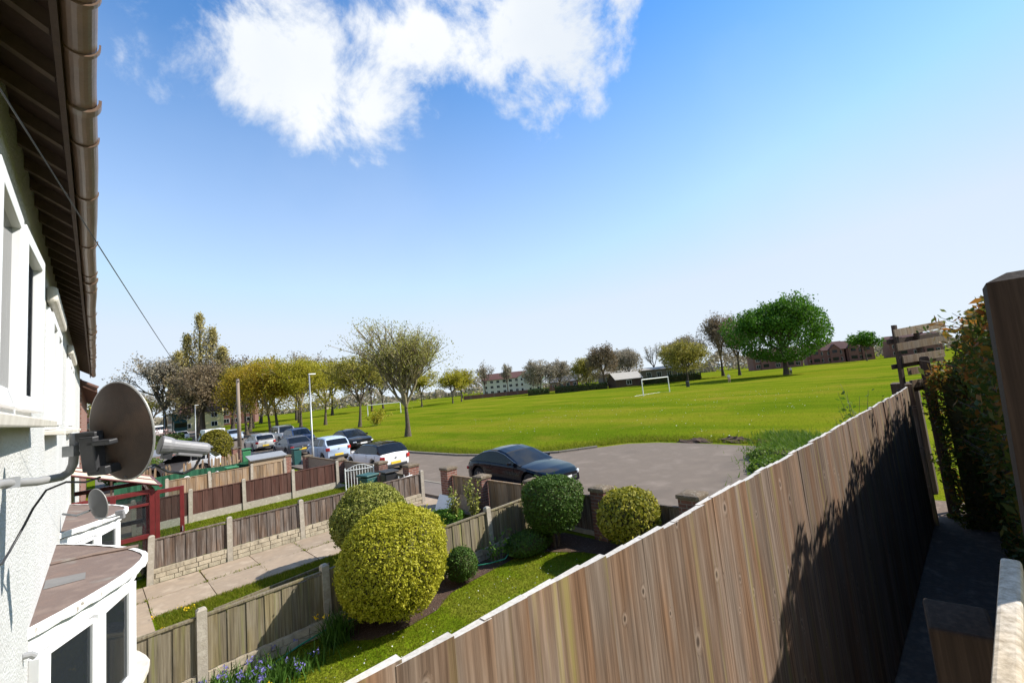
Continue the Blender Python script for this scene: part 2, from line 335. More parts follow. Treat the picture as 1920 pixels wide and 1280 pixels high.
M['fence'] = wood('weathered_fence_board', (.092, .064, .046), (.182, .132, .098), (.285, .218, .168), (.95, .66, .42), .22, True, (.27, .22, .07))
M['fenceedge'] = wood('sunlit_sawn_edge', (.40, .37, .33), (.5, .47, .43), (.58, .55, .51), (.97, .95, .92), .1, False)  # board tops: sunlight painted into the pale end-grain colour
M['board_a'] = wood('grey_garden_board', (.10, .08, .055), (.19, .158, .11), (.275, .235, .17), (.85, .8, .55), .2, False, (.25, .24, .09), .7)
M['board_b'] = wood('patchy_dark_board', (.065, .05, .042), (.135, .108, .092), (.27, .23, .20), (.8, .6, .45), .25, False, None, .7)
M['board_c'] = wood('red_stained_board', (.055, .027, .021), (.088, .043, .034), (.125, .068, .055), (.9, .75, .7), .22, False, None, .7)
M['board_d'] = wood('tan_board', (.15, .105, .07), (.26, .19, .13), (.35, .28, .2), (.95, .78, .55), .28, False, None, .7)
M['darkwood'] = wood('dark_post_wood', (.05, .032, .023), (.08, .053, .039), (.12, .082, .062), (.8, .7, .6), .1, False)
M['shadewood'] = wood('shade_darkened_wood', (.018, .012, .009), (.03, .02, .0145), (.046, .032, .024), (.8, .7, .6), .1, False)  # post wood with the shade of its unlit faces put into the colour
M['rail'] = wood('pale_rail_wood', (.26, .22, .17), (.42, .37, .3), (.56, .5, .42), (.95, .85, .7), .1, True)
M['concrete'] = mat('concrete_post', [(.42, .37, .30), (.33, .29, .235), (.48, .43, .36)], 7, .9, .4, 60, wear=(9, .64, (.22, .21, .14)))
M['stone'] = mat('cream_rock_faced_stone', [(.50, .43, .32), (.40, .34, .25), (.27, .23, .17)], 6, .9, .8, 45, coord='World')
M['slab'] = mat('paving_slab', [(.36, .275, .195), (.30, .232, .168), (.41, .325, .24)], 2.6, .9, .4, 80, objvar=.1, wear=(5, .66, (.16, .15, .11)))
M['soil'] = mat('bark_mulch_soil', [(.125, .075, .05), (.07, .042, .03), (.18, .12, .085)], 22, 1, 1.0, 60, coord='World', bdist=.03)
M['gravel'] = mat('plum_slate_gravel', [(.25, .19, .175), (.12, .10, .105), (.38, .32, .29)], 40, .9, 1.0, 60, coord='World', bdist=.02)
M['pebble'] = mat('pinkish_pebble', [(.42, .32, .28), (.3, .24, .23), (.52, .46, .42)], 30, .8, coord='World')
M['brick'] = brickmat('red_brick', (.26, .10, .065), (.19, .07, .05), (.3, .26, .22))
M['brickd'] = brickmat('dark_red_brick', (.20, .085, .06), (.13, .055, .045), (.2, .17, .15))
M['brickfar'] = brickmat('red_brick_terrace', (.20, .07, .05), (.15, .055, .042), (.2, .15, .13))
M['limb'] = mat('pale_olive_limbs', [(.26, .215, .13), (.19, .155, .095)], 3, .95, coord='World')
M['coping'] = mat('mossy_coping', [(.22, .16, .11), (.13, .10, .065), (.3, .25, .19)], 14, .95, .7, 40)
M['maroon'] = mat('maroon_paint', [(.155, .018, .018), (.105, .014, .014)], 9, .38, .1, spec=.5)
M['poly'] = mat('cream_polycarbonate', [(.72, .66, .46), (.62, .56, .4)], 3, .4)
M['black'] = mat('black_plastic', [(.02, .02, .022), (.03, .03, .033)], 12, .45, spec=.5)
M['grey'] = mat('grey_plastic', [(.30, .30, .30), (.24, .24, .24)], 5, .4, spec=.5)
M['lnb'] = mat('weathered_grey_lnb', [(.24, .235, .24), (.18, .175, .18)], 12, .45, .1, spec=.5)
M['dish'] = mat('bronze_grey_mesh_dish', [(.075, .048, .033), (.05, .036, .028), (.095, .060, .040)], 3, .6, .15, 200, spec=.2)
M['dishrim'] = mat('dish_rim', [(.36, .35, .33)], 8, .4, metal=.3)
M['galv'] = mat('galvanised_metal', [(.36, .37, .38), (.3, .31, .32)], 10, .4, metal=.5)
M['pole'] = mat('utility_pole_wood', [(.30, .235, .18), (.22, .17, .13)], 3, .9, .3, stretch=(8, 8, .4))
M['white'] = mat('white_paint', [(.82, .82, .80), (.74, .74, .72)], 8, .45)
M['greenfab'] = mat('green_shade_fabric', [(.022, .115, .055), (.015, .075, .04), (.03, .14, .07)], 5, .85, .4, 90, stretch=(4, 4, .6))
M['greenpl'] = mat('green_bin_plastic', [(.05, .22, .09), (.04, .17, .07)], 5, .45)
M['tealpl'] = mat('dark_teal_bin', [(.03, .10, .095)], 5, .45)
M['hose'] = mat('green_hose', [(.04, .26, .16), (.03, .2, .12)], 20, .4)
M['hay'] = mat('slatted_tan_timber', [(.40, .30, .20), (.31, .23, .15)], 5, .85, .3, stretch=(1, 1, 12))
M['tyre'] = mat('tyre_rubber', [(.02, .02, .02), (.03, .03, .03)], 20, .8)
M['rim'] = mat('alloy_rim', [(.35, .35, .36)], 20, .3, metal=.8)
M['cglass'] = mat('car_glass', [(.008, .010, .013), (.013, .016, .02)], 2, .06, spec=.3)
M['red'] = mat('red_lamp', [(.42, .02, .02), (.3, .015, .015)], 30, .15, spec=.6)
M['lamp'] = mat('clear_lamp', [(.65, .67, .70)], 30, .1, spec=.8)
M['yplate'] = mat('yellow_plate', [(.75, .52, .04), (.7, .48, .04)], 30, .5)
M['wplate'] = mat('white_plate', [(.8, .8, .78)], 30, .5)
M['asphalt'] = mat('grey_asphalt', [(.188, .148, .116), (.160, .127, .100), (.212, .168, .134)], .9, .92, .5, 160, coord='World', bdist=.006, detail=10, wear=(.4, .56, (.148, .118, .094)), spec=.15)
M['pave'] = mat('pavement_asphalt', [(.19, .155, .13), (.15, .125, .105)], 1.5, .92, .4, 120, coord='World')
M['kerb'] = mat('kerb_concrete', [(.27, .235, .19), (.19, .165, .13)], 5, .9, .4, coord='World')
M['alley'] = mat('alley_ground', [(.22, .155, .115), (.14, .10, .075), (.28, .20, .15)], 5, .95, .6, 50, coord='World')
M['trunk'] = mat('tree_bark', [(.13, .105, .075), (.08, .062, .045), (.17, .14, .10)], 4, .95, .8, 14, stretch=(3, 3, .7), coord='World', bdist=.03)
M['trunkd'] = mat('dark_bark', [(.085, .068, .052), (.055, .043, .033)], 4, .95, .8, 14, stretch=(3, 3, .7), coord='World', bdist=.03)
M['twig'] = mat('grey_twig', [(.17, .14, .11), (.12, .098, .078)], 4, .95, coord='World')
M['skin'] = mat('skin', [(.55, .36, .27)], 5, .6)
M['cloth'] = mat('white_shirt', [(.75, .73, .72)], 8, .9)
M['cloth2'] = mat('dark_trousers', [(.05, .05, .07)], 8, .9)
def fieldmat(name, cols, s1, s2, stripe=None, worn=None):
    m_, nt, nd, lk, bs = newmat(name)
    ge = nd.new('ShaderNodeNewGeometry')
    a = nd.new('ShaderNodeTexNoise'); a.inputs['Scale'].default_value = s1; a.inputs['Detail'].default_value = 9; a.inputs['Roughness'].default_value = .6; lk.new(ge.outputs['Position'], a.inputs['Vector'])
    mp = nd.new('ShaderNodeMapping'); mp.inputs['Rotation'].default_value = (0, 0, R(-40)); mp.inputs['Scale'].default_value = (1, .18, 1); lk.new(ge.outputs['Position'], mp.inputs[0])
    b = nd.new('ShaderNodeTexNoise'); b.inputs['Scale'].default_value = s2; b.inputs['Detail'].default_value = 6; lk.new(mp.outputs[0], b.inputs['Vector'])
    f = nd.new('ShaderNodeTexNoise'); f.inputs['Scale'].default_value = 9; f.inputs['Detail'].default_value = 8; f.inputs['Roughness'].default_value = .75; lk.new(ge.outputs['Position'], f.inputs['Vector'])
    ad = nd.new('ShaderNodeMath'); ad.operation = 'MULTIPLY_ADD'; ad.inputs[1].default_value = .5; lk.new(a.outputs['Fac'], ad.inputs[0]); 
    m2 = nd.new('ShaderNodeMath'); m2.operation = 'MULTIPLY'; m2.inputs[1].default_value = .5; lk.new(b.outputs['Fac'], m2.inputs[0]); lk.new(m2.outputs[0], ad.inputs[2])
    k = len(cols); r_ = ramp(nd, [(.41+.18*i/(k-1), c) for i, c in enumerate(cols)]); lk.new(ad.outputs[0], r_.inputs[0])
    hv = nd.new('ShaderNodeHueSaturation'); mr = nd.new('ShaderNodeMapRange'); mr.inputs[1].default_value = .3; mr.inputs[2].default_value = .7; mr.inputs[3].default_value = .62; mr.inputs[4].default_value = 1.35; lk.new(f.outputs['Fac'], mr.inputs[0]); lk.new(mr.outputs[0], hv.inputs['Value']); lk.new(r_.outputs[0], hv.inputs['Color'])
    colr = hv.outputs[0]
    if worn:
        wv = nd.new('ShaderNodeTexNoise'); wv.inputs['Scale'].default_value = worn[0]; wv.inputs['Detail'].default_value = 9; wv.inputs['Roughness'].default_value = .68; lk.new(ge.outputs['Position'], wv.inputs['Vector'])
        wr_ = nd.new('ShaderNodeMapRange'); wr_.inputs[1].default_value = worn[1]; wr_.inputs[2].default_value = worn[1]+.14; wr_.inputs[4].default_value = .65; lk.new(wv.outputs['Fac'], wr_.inputs[0])
        wx = nd.new('ShaderNodeMix'); wx.data_type = 'RGBA'; lk.new(wr_.outputs[0], wx.inputs[0]); lk.new(colr, wx.inputs[6]); wx.inputs[7].default_value = (.20, .165, .022, 1); colr = wx.outputs[2]
    lk.new(colr, bs.inputs['Base Color']); bs.inputs['Roughness'].default_value = 1.0; bs.inputs['Specular IOR Level'].default_value = 0.0
    f2 = nd.new('ShaderNodeTexNoise'); f2.inputs['Scale'].default_value = 22; f2.inputs['Detail'].default_value = 6; lk.new(ge.outputs['Position'], f2.inputs['Vector'])
    bp = nd.new('ShaderNodeBump'); bp.inputs['Strength'].default_value = .8; bp.inputs['Distance'].default_value = .05; lk.new(f2.outputs['Fac'], bp.inputs['Height']); lk.new(bp.outputs[0], bs.inputs['Normal'])
    return m_
M['field'] = fieldmat('mown_grass', [(.086, .132, .006), (.118, .157, .008), (.148, .172, .010), (.178, .178, .016)], .06, .22, worn=(.17, .54))
M['lawn'] = fieldmat('lawn_turf', [(.09, .142, .006), (.125, .17, .008), (.165, .178, .018)], .9, 1.2, worn=(1.7, .56))
M['blade'] = leafmat('grass_blades', [(.10, .152, .006), (.15, .192, .008), (.20, .215, .014), (.26, .235, .04)], .5, 1.0)
M['rough'] = leafmat('rough_weeds', [(.06, .13, .010), (.105, .185, .016), (.16, .22, .03)], .4)
def paint(name, c, metal=0.0):
    dk = max(c) < .05
    return mat(name, [c, tuple(x*.93 for x in c)], 1.5, .12 if dk else .32, 0, spec=.15 if dk else .25, metal=metal, coat=.35 if dk else .18)
# ---------------------------------------------------------------- ground, road, pavement
g = MB(); g.quad((-900, -900, 0), (1500, -900, 0), (1500, 1500, 0), (-900, 1500, 0)); struct(g.build('field', M['field']), 'wide mown playing field and ground')
ROAD = [(9.75, 1.4), (13, 1.4), (13.2, 3.4), (17.5, 4.9), (20.4, 6.2), (20.7, 9), (20.6, 11), (20.0, 12.4), (18.6, 13.4), (16.8, 14.5), (15.3, 16.9), (14.6, 20), (14.4, 24.5), (15.0, 30), (16.4, 40), (17.6, 52), (18.6, 70), (20.2, 110), (22, 170), (24, 300), (12, 300), (10.4, 170), (9.75, 60)]
g = MB(); g.quad(*[(x, y, .006) for x, y in ROAD]); struct(g.build('road', M['asphalt']), 'grey asphalt road with wide turning head')
g = MB(); g.b2(8.45, 9.62, 1.4, 170, 0, .10); struct(g.build('pavement', M['pave']), 'pavement beside the garden walls')
kb = MB()
for i in range(7, 90): kb.b2(9.62, 9.75, -5+i*.92, -5+i*.92+.905, 0, .115)
kb.b2(9.62, 9.75, 77.8, 170, 0, .115)
kp = [Vector((x, y, 0)) for x, y in ROAD[8:18]]
for a, b in zip(kp[:-1], kp[1:]):
    d = b-a; n = max(1, int(d.length/.9)); an = math.atan2(d.y, d.x)
    for i in range(n):
        c = a + d*((i+.5)/n); kb.box((c.x+.03, c.y, .045), (d.length/n-.015, .13, .11), rz=an)
struct(kb.build('kerb', M['kerb']), 'low concrete kerb stones edging the road')
# garden ground sheets
def sheet(name, x0, x1, y0, y1, z, m_, label=None, kind='structure'):
    q = MB(); q.quad((x0, y0, z), (x1, y0, z), (x1, y1, z), (x0, y1, z)); return struct(q.build(name, m_), label, kind)
sheet('lawn', -.3, 8.05, 1.0, 7.5, .012, M['lawn'], 'lawn of the nearest front garden')
sheet('alley', -.3, 14, -.9, 1.0, .010, M['alley'], 'shaded earth alley beside the tall fence')
sheet('garden_ground', -.3, 8.05, 7.55, 12.95, .009, M['lawn'], 'rough grass strip beside the slab path')
sheet('lawn', -.3, 7.9, 13.0, 19.0, .011, M['lawn'], 'lawn of the garden behind the slab path')
sheet('garden_ground', -.3, 7.9, 19.0, 24.2, .010, M['slab'], 'paved ground of the third garden')
sheet('garden_ground', -.3, 8.0, 24.3, 30, .010, M['slab'], 'paved yard with white chairs')
sheet('driveway', 0, 8.3, 30, 60, .008, M['pave'], 'grey driveway ground beyond the yard')
sheet('driveway', 5.9, 8.45, 11.95, 14.05, .016, M['slab'], 'paved gateway between brick piers')
# flower bed with mulch along the near garden fence
def blob(name, pts, z, m_, label, kind='structure'):
    q = MB(); n = len(pts); b = [(x, y, z) for x, y in pts]; q.quad(*b); return struct(q.build(name, m_), label, kind)
blob('flower_bed', [(2.75, 7.45), (2.75, 6.95), (3.0, 6.65), (3.5, 6.5), (4.1, 6.55), (4.6, 6.85), (5.3, 6.9), (6.4, 6.95), (6.9, 6.6), (7.3, 5.9), (7.5, 5.0), (7.6, 4.4), (8.02, 4.4), (8.02, 7.45)], .020, M['soil'], 'brown mulch bed beneath the shrubs')
blob('gravel_bed', [(1.85, 9.9), (1.6, 9.4), (1.75, 7.65), (5.2, 7.65), (4.6, 9.6), (3.6, 10.0)], .020, M['gravel'], 'gravel bed of slate chips')
blob('flower_bed', [(5.0, 7.62), (8.0, 7.62), (8.0, 11.3), (6.6, 11.4), (5.6, 10.4), (4.9, 9.2)], .018, M['soil'], 'soil bed behind the second fence')
rg = np.random.default_rng(3)
# slate and pebble chips
n = 5200; x = rg.uniform(1.75, 4.9, n); y = rg.uniform(7.7, 9.85, n)
C = np.stack([x, y, np.full(n, .028)], 1); o = quads('gravel_chips', leaf_quads(rg, C, .022, np.tile([0, 0, 1.], (n, 1)), .5, .7), M['pebble']); struct(o, 'loose pinkish gravel chips', 'stuff')
# timber edging of the gravel bed
ed = MB(); ed.box((2.65, 10.12, .05), (2.2, .04, .10), rz=.12); ed.box((1.66, 8.9, .05), (.04, 1.6, .10)); tag(ed.build('timber_edging', M['board_a']), 'low timber edging around the gravel bed', 'edging')
# slab path: each slab a piece
path = bpy.data.objects.new('path', None); COL.objects.link(path); struct(path, 'garden path of large grey paving slabs')
pb = MB(); pb.quad((-.3, 10.85, .013), (8.0, 10.85, .013), (8.0, 12.9, .013), (-.3, 12.9, .013)); pb.build('bedding', M['soil'], path)
sm_ = MB(); sm_.box((0, 0, 0), (.985, .995, .05)); slabme = sm_.mesh('slab', M['slab'])
for i in range(8):
    for j in range(2):
        if i < 1 and False: continue
        o = link('slab', slabme, path, (.25+i*1.0+rg.normal()*.006, 11.36+j*1.015, .020+rg.normal()*.003)); o.rotation_euler = (rg.normal()*.004, rg.normal()*.004, rg.normal()*.006)
o = link('slab', slabme, path, (.25, 10.35, .018))
# ---------------------------------------------------------------- grass blades (near lawns) and weeds
def blades(name, n, fx, h, w, m_, label, lean=.35, z=.012):
    P = fx(n); n = len(P); a = rg.uniform(0, 2*np.pi, n); d = np.stack([np.cos(a), np.sin(a), 0*a], 1); hh = h*(.5+rg.random(n))
    top = P + np.stack([rg.normal(size=n)*lean*hh, rg.normal(size=n)*lean*hh, hh], 1)
    ww = (w*(.6+.8*rg.random(n)))[:, None]
    T = np.stack([P-d*ww, P+d*ww, top], 1)
    o = quads(name, T, m_); return struct(o, label, 'stuff')
def rect(x0, x1, y0, y1, excl=None, z=.012):
    def f(n):
        P = np.stack([rg.uniform(x0, x1, n), rg.uniform(y0, y1, n), np.full(n, z)], 1)
        if excl is not None: P = P[~excl(P)]
        return P
    return f
def inbed(P): 
    edge = np.interp(P[:, 0], [2.75, 2.76, 3.0, 3.5, 4.1, 4.6, 5.3, 6.4, 6.9, 7.3, 7.6], [9, 6.95, 6.65, 6.5, 6.55, 6.85, 6.9, 6.95, 6.6, 5.9, 4.6])+.05*np.sin(P[:, 0]*9)
    return P[:, 1] > edge
blades('grass', 80000, rect(.3, 8.0, 3.2, 7.4, inbed), .030, .0045, M['blade'], 'short grass of the nearest lawn')
blades('grass', 22000, rect(.8, 8.0, 10.0, 10.85, lambda P: (P[:, 0] < 1.75) & (P[:, 1] > 10.0) & (P[:, 0] > .8) & (P[:, 1] > 10.86)), .06, .006, M['blade'], 'grass strip between path and gravel bed')
blades('grass', 6000, rect(.8, 1.75, 7.7, 10.8), .05, .006, M['blade'], 'tufty grass patch beside the slab path')
blades('grass', 30000, rect(.5, 7.8, 14.5, 18.8), .06, .009, M['blade'], 'lawn grass behind the slab path')
# weeds in the slab joints
def joints(n):
    x = np.where(rg.random(n) < .5, np.round(rg.uniform(0, 8, n))-.25+rg.normal(size=n)*.02, rg.uniform(-.2, 8, n)); y = rg.uniform(10.85, 12.9, n)
    y = np.where(np.abs((x+.25) % 1.0-.0) < .08, y, 11.87+rg.normal(size=n)*.02); k = rg.random(n) < .5+.5*np.sin(x*3.1+y*2.2)
    return np.stack([x, y, np.full(n, .03)], 1)[k]
blades('joint_weeds', 1500, joints, .05, .008, M['blade'], 'weeds in the joints of the slab path', .8)
# field edge: longer tufts behind the kerb and on the bank
def bank(n):
    t = rg.uniform(0, 1, n); pts = np.array([(20.9, 5.8), (21.0, 9), (20.9, 11.2), (20.2, 12.7), (18.7, 13.7), (17.0, 14.8), (15.5, 17.1), (14.85, 20), (14.65, 24.5), (15.2, 30), (16.6, 40)])
    L = np.concatenate([[0], np.cumsum(np.linalg.norm(np.diff(pts, axis=0), axis=1))]); s = t*L[-1]
    x = np.interp(s, L, pts[:, 0]); y = np.interp(s, L, pts[:, 1])
    off = np.abs(rg.normal(size=n))*1.1
    return np.stack([x+off*.75, y+off*.65, np.zeros(n)], 1)
blades('grass', 26000, bank, .13, .012, M['blade'], 'longer grass along the far kerb')
def fieldpts(n):
    r_ = 17+rg.random(n)**2.2*60; a = rg.uniform(R(4), R(76), n); P = np.stack([r_*np.cos(a), r_*np.sin(a), 0*a], 1)
    k = (P[:, 0] > 21.2) | ((P[:, 1] > 15.5) & (P[:, 0] > 16.4+.12*np.maximum(0, P[:, 1]-24)))
    return P[k]
blades('grass', 80000, fieldpts, .05, .012, M['blade'], 'mown grass of the near playing field')
def weeds(n):
    x = rg.uniform(13.5, 24.0, n); y = 3.4+(x-13.2)*.30+rg.normal(size=n)*.7-.6
    return np.stack([x, y, np.zeros(n)], 1)
o = blades('weeds', 7000, weeds, .24, .022, M['rough'], 'rough green weeds at the end of the turning head', .5)
# bare soil heaps at the tarmac edge
for i, (x, y, sx, h) in enumerate([(21.2, 9.3, .9, .22), (21.5, 7.6, .8, .3), (21.3, 6.3, .5, .2)]):
    q = MB(); q.lathe([(1.0, 0), (.85, .35), (.6, .7), (.3, .95), (.02, 1.0)], (x, y, 0), 14, None, 1, 1)
    q.v = [(x+(v[0]-x)*sx*.6*(1+.25*math.sin(v[1]*9+v[2]*5)), y+(v[1]-y)*sx*(1+.25*math.cos(v[0]*11)), v[2]*h) for v in q.v]
    q.v = [(v[0]+rg.normal()*.05, v[1]+rg.normal()*.05, max(0, v[2]*.6+rg.normal()*.03)) for v in q.v]; tag(q.build('soil_heap', M['soil'], smooth=False), ['long low heap of bare soil at the tarmac edge', 'tallest heap of bare soil at the tarmac edge', 'small heap of bare soil beside the weeds'][i], 'soil heap', 'soil heaps at the edge of the turning head')
# ---------------------------------------------------------------- the white house on the left
WX = -.37
house = thing('white_house', 'white roughcast house with brown gutter along the left edge', 'house', (WX, 0, 0))
def openwall(name, m_, parent, x0, x1, u0, u1, z0, z1, holes):
    us = sorted({u0, u1, *[h[0] for h in holes], *[h[1] for h in holes]}); zs = sorted({z0, z1, *[h[2] for h in holes], *[h[3] for h in holes]})
    q = MB()
    for a, b in zip(us[:-1], us[1:]):
        run = None
        for c, d in list(zip(zs[:-1], zs[1:]))+[(None, None)]:
            hole = c is None or any(h[0] <= (a+b)/2 <= h[1] and h[2] <= (c+d)/2 <= h[3] for h in holes)
            if hole:
                if run: q.b2(x0, x1, a, b, run[0], run[1]); run = None
            else: run = (run[0], d) if run else (c, d)
    return q.build(name, m_, parent)
W1 = (2.0, 5.02, 3.70, 5.0); W2 = (6.5, 8.3, 3.62, 4.9); W3 = (11.0, 12.9, 3.62, 4.9)
openwall('wall', M['render'], house, WX-.26, WX, -3, 20.1, 0, 5.62, [W1, W2, W3, (5.6, 8.3, .8, 1.95), (9.9, 12.4, .8, 1.95)])
q = MB(); q.b2(WX-3.6, WX-3.5, -3, 20, 0, 5.6); q.b2(WX-3.5, WX-.27, -3, 20, 2.45, 2.6); q.b2(WX-3.5, WX-.27, -3, 20, -.02, .02); q.b2(WX-3.5, WX-.27, 8.95, 9.05, .03, 2.44); q.b2(WX-3.5, WX-.27, 5.75, 5.85, 2.61, 5.5)
q.build('interior', M['room'], house)
def window(u0, u1, z0, z1, nl, open_last=False, proj=.0):
    w = MB(); x = WX+.015+proj; t = .065
    w.b2(x-.07, x, u0, u0+t, z0, z1); w.b2(x-.07, x, u1-t, u1, z0, z1); w.b2(x-.07, x, u0+t, u1-t, z1-t, z1); w.b2(x-.07, x, u0+t, u1-t, z0, z0+t)
    for k in range(1, nl):
        u = u0+(u1-u0)*k/nl; w.b2(x-.068, x-.002, u-.035, u+.035, z0+t, z1-t)
    wo_ = w.build('window', M['upvc'], house); bev(wo_, .006)
    for k in range(nl):
        a = u0+(u1-u0)*k/nl+.05; b = u0+(u1-u0)*(k+1)/nl-.05
        s_ = MB(); e = .095; xx = x+.028
        s_.b2(x-.03, xx, a-.012, a+e, z0+.05, z1-.05); s_.b2(x-.03, xx, b-e, b+.012, z0+.05, z1-.05); s_.b2(x-.03, xx, a+e, b-e, z1-.05-e, z1-.05); s_.b2(x-.03, xx, a+e, b-e, z0+.05, z0+.05+e)
        if k == nl-1 and open_last: s_.v = [(v[0]+.006+(v[1]-a)*.03, v[1], v[2]) for v in s_.v]
        bev(s_.build('sash', M['upvc'], wo_), .006)
        p = MB(); p.b2(x-.02, x-.012, a+.02, b-.02, z0+.06, z1-.06); p.build('pane', M['glass'], wo_)
        c_ = MB(); 
        for j in range(9): c_.b2(x-.16-.02*(j % 2), x-.15-.02*(j % 2), a+.0+j*.032, a+.033+j*.032, z0+.02, z1-.02)
        c_.build('curtain', M['curtain'], wo_)
    return wo_
w1 = window(*W1, 3, True); w2 = window(*W2, 2, proj=.01); w3 = window(*W3, 2, proj=.01)
for (u0, u1, z0, z1), w_ in ((W1, w1), (W2, w2), (W3, w3)):
    s_ = MB(); s_.box((WX+.05, (u0+u1)/2+.03, z0-.035), (.2, u1-u0+.14, .05), rot=Matrix.Rotation(R(6), 3, 'Y')); bev(s_.build('sill', M['sill'], w_), .008)
for (u0, u1, z0, z1), w_ in ((W2, w2), (W3, w3)):
    s_ = MB(); s_.prism([(WX, u0-.1), (WX+.085, u0-.1), (WX+.085, u1+.12), (WX, u1+.12)], z1+.03, z1+.2); bev(s_.build('hood', M['sill'], w_), .03)
    pass
# eaves: sloping underside boards, rafters, fascia, gutter with brackets
def ez(x): return 5.36 + (-.12-x)*.62
q = MB(); q.quad((-.10, -3, ez(-.10)+.05), (-4.2, -3, ez(-4.2)+.05), (-4.2, 20.25, ez(-4.2)+.05), (-.10, 20.25, ez(-.10)+.05)); q.quad((-.10, -3, ez(-.10)+.15), (-.10, 20.25, ez(-.10)+.15), (-4.2, 20.25, ez(-4.2)+.15), (-4.2, -3, ez(-4.2)+.15)); q.quad((-.10, -3, ez(-.10)+.05), (-.10, 20.25, ez(-.10)+.05), (-.10, 20.25, ez(-.10)+.15), (-.10, -3, ez(-.10)+.15))
q.quad((-.10, 20.25, ez(-.10)+.05), (-4.2, 20.25, ez(-4.2)+.05), (-4.2, 20.25, ez(-4.2)+.15), (-.10, 20.25, ez(-.10)+.15))
roof = q.build('roof', M['eaves'], house)
rm = MB(); sl_ = math.atan(.62); rm.box((0, 0, 0), (.40, .045, .075), rot=Matrix.Rotation(sl_, 3, 'Y')); rme = rm.mesh('rafter', M['rafter'])
for i in range(56):
    u = -.4+i*.37; o = link('rafter', rme, roof, (-.30-WX, u, ez(-.30)+.012)); o.rotation_euler = (rg.normal()*.01, 0, rg.normal()*.012)
tm = MB(); tm.box((0, 0, 0), (.30, .33, .035), rot=Matrix.Rotation(sl_, 3, 'Y')); tme = tm.mesh('roof_tile', M['tile'])
for i in range(66): o = link('roof_tile', tme, roof, (-.2-WX, -2.0+i*.335, ez(-.2)+.185)); o.rotation_euler = (rg.normal()*.02, 0, 0)
q = MB(); q.b2(-.135, -.112, -3, 20.2, 5.25, 5.42); q.build('fascia', M['eaves'], roof)
gx, gz, gr = -.055, 5.335, .062
gut = MB(); n = 12
for (r0, flip) in ((gr, 0), (gr-.005, 1)):
    for k in range(n):
        a0 = math.pi+math.pi*k/n; a1 = math.pi+math.pi*(k+1)/n
        p = [(gx+r0*math.cos(a0), -3, gz+r0*math.sin(a0)*1.1), (gx+r0*math.cos(a1), -3, gz+r0*math.sin(a1)*1.1)]
        for s0 in range(24):
            y0 = -3+s0*.97; y1 = y0+.97; w0 = .006*math.sin(s0*1.9); w1_ = .006*math.sin((s0+1)*1.9)
            gut.quad((p[0][0]+w0, y0, p[0][2]), (p[1][0]+w0, y0, p[1][2]), (p[1][0]+w1_, y1, p[1][2]), (p[0][0]+w1_, y1, p[0][2]))
gut = gut.build('gutter', M['gutter'], house, smooth=True)
def bracket(u, w, e):
    b_ = MB()
    for k in range(14):
        a0 = R(175)+R(190)*k/14; a1 = R(175)+R(190)*(k+1)/14; r0, r1 = gr+.002, gr+.002+e
        P = lambda r_, a, y: (gx+r_*math.cos(a), y, gz+r_*math.sin(a)*1.1)
        for y, s in ((u-w/2, 1), (u+w/2, -1)): b_.quad(P(r0, a0, y), P(r1, a0, y), P(r1, a1, y), P(r0, a1, y))
        b_.quad(P(r1, a0, u-w/2), P(r1, a0, u+w/2), P(r1, a1, u+w/2), P(r1, a1, u-w/2))
    b_.build('bracket', M['gutter'], gut)
for u in (2.2, 2.53, 3.42, 4.27, 5.47, 6.57, 7.37, 9.0, 10.2, 11.5, 12.6, 14, 15.5, 17): bracket(u, .022, .007)
for u in (3.02, 6.9, 10.8, 14.8): bracket(u, .06, .013)
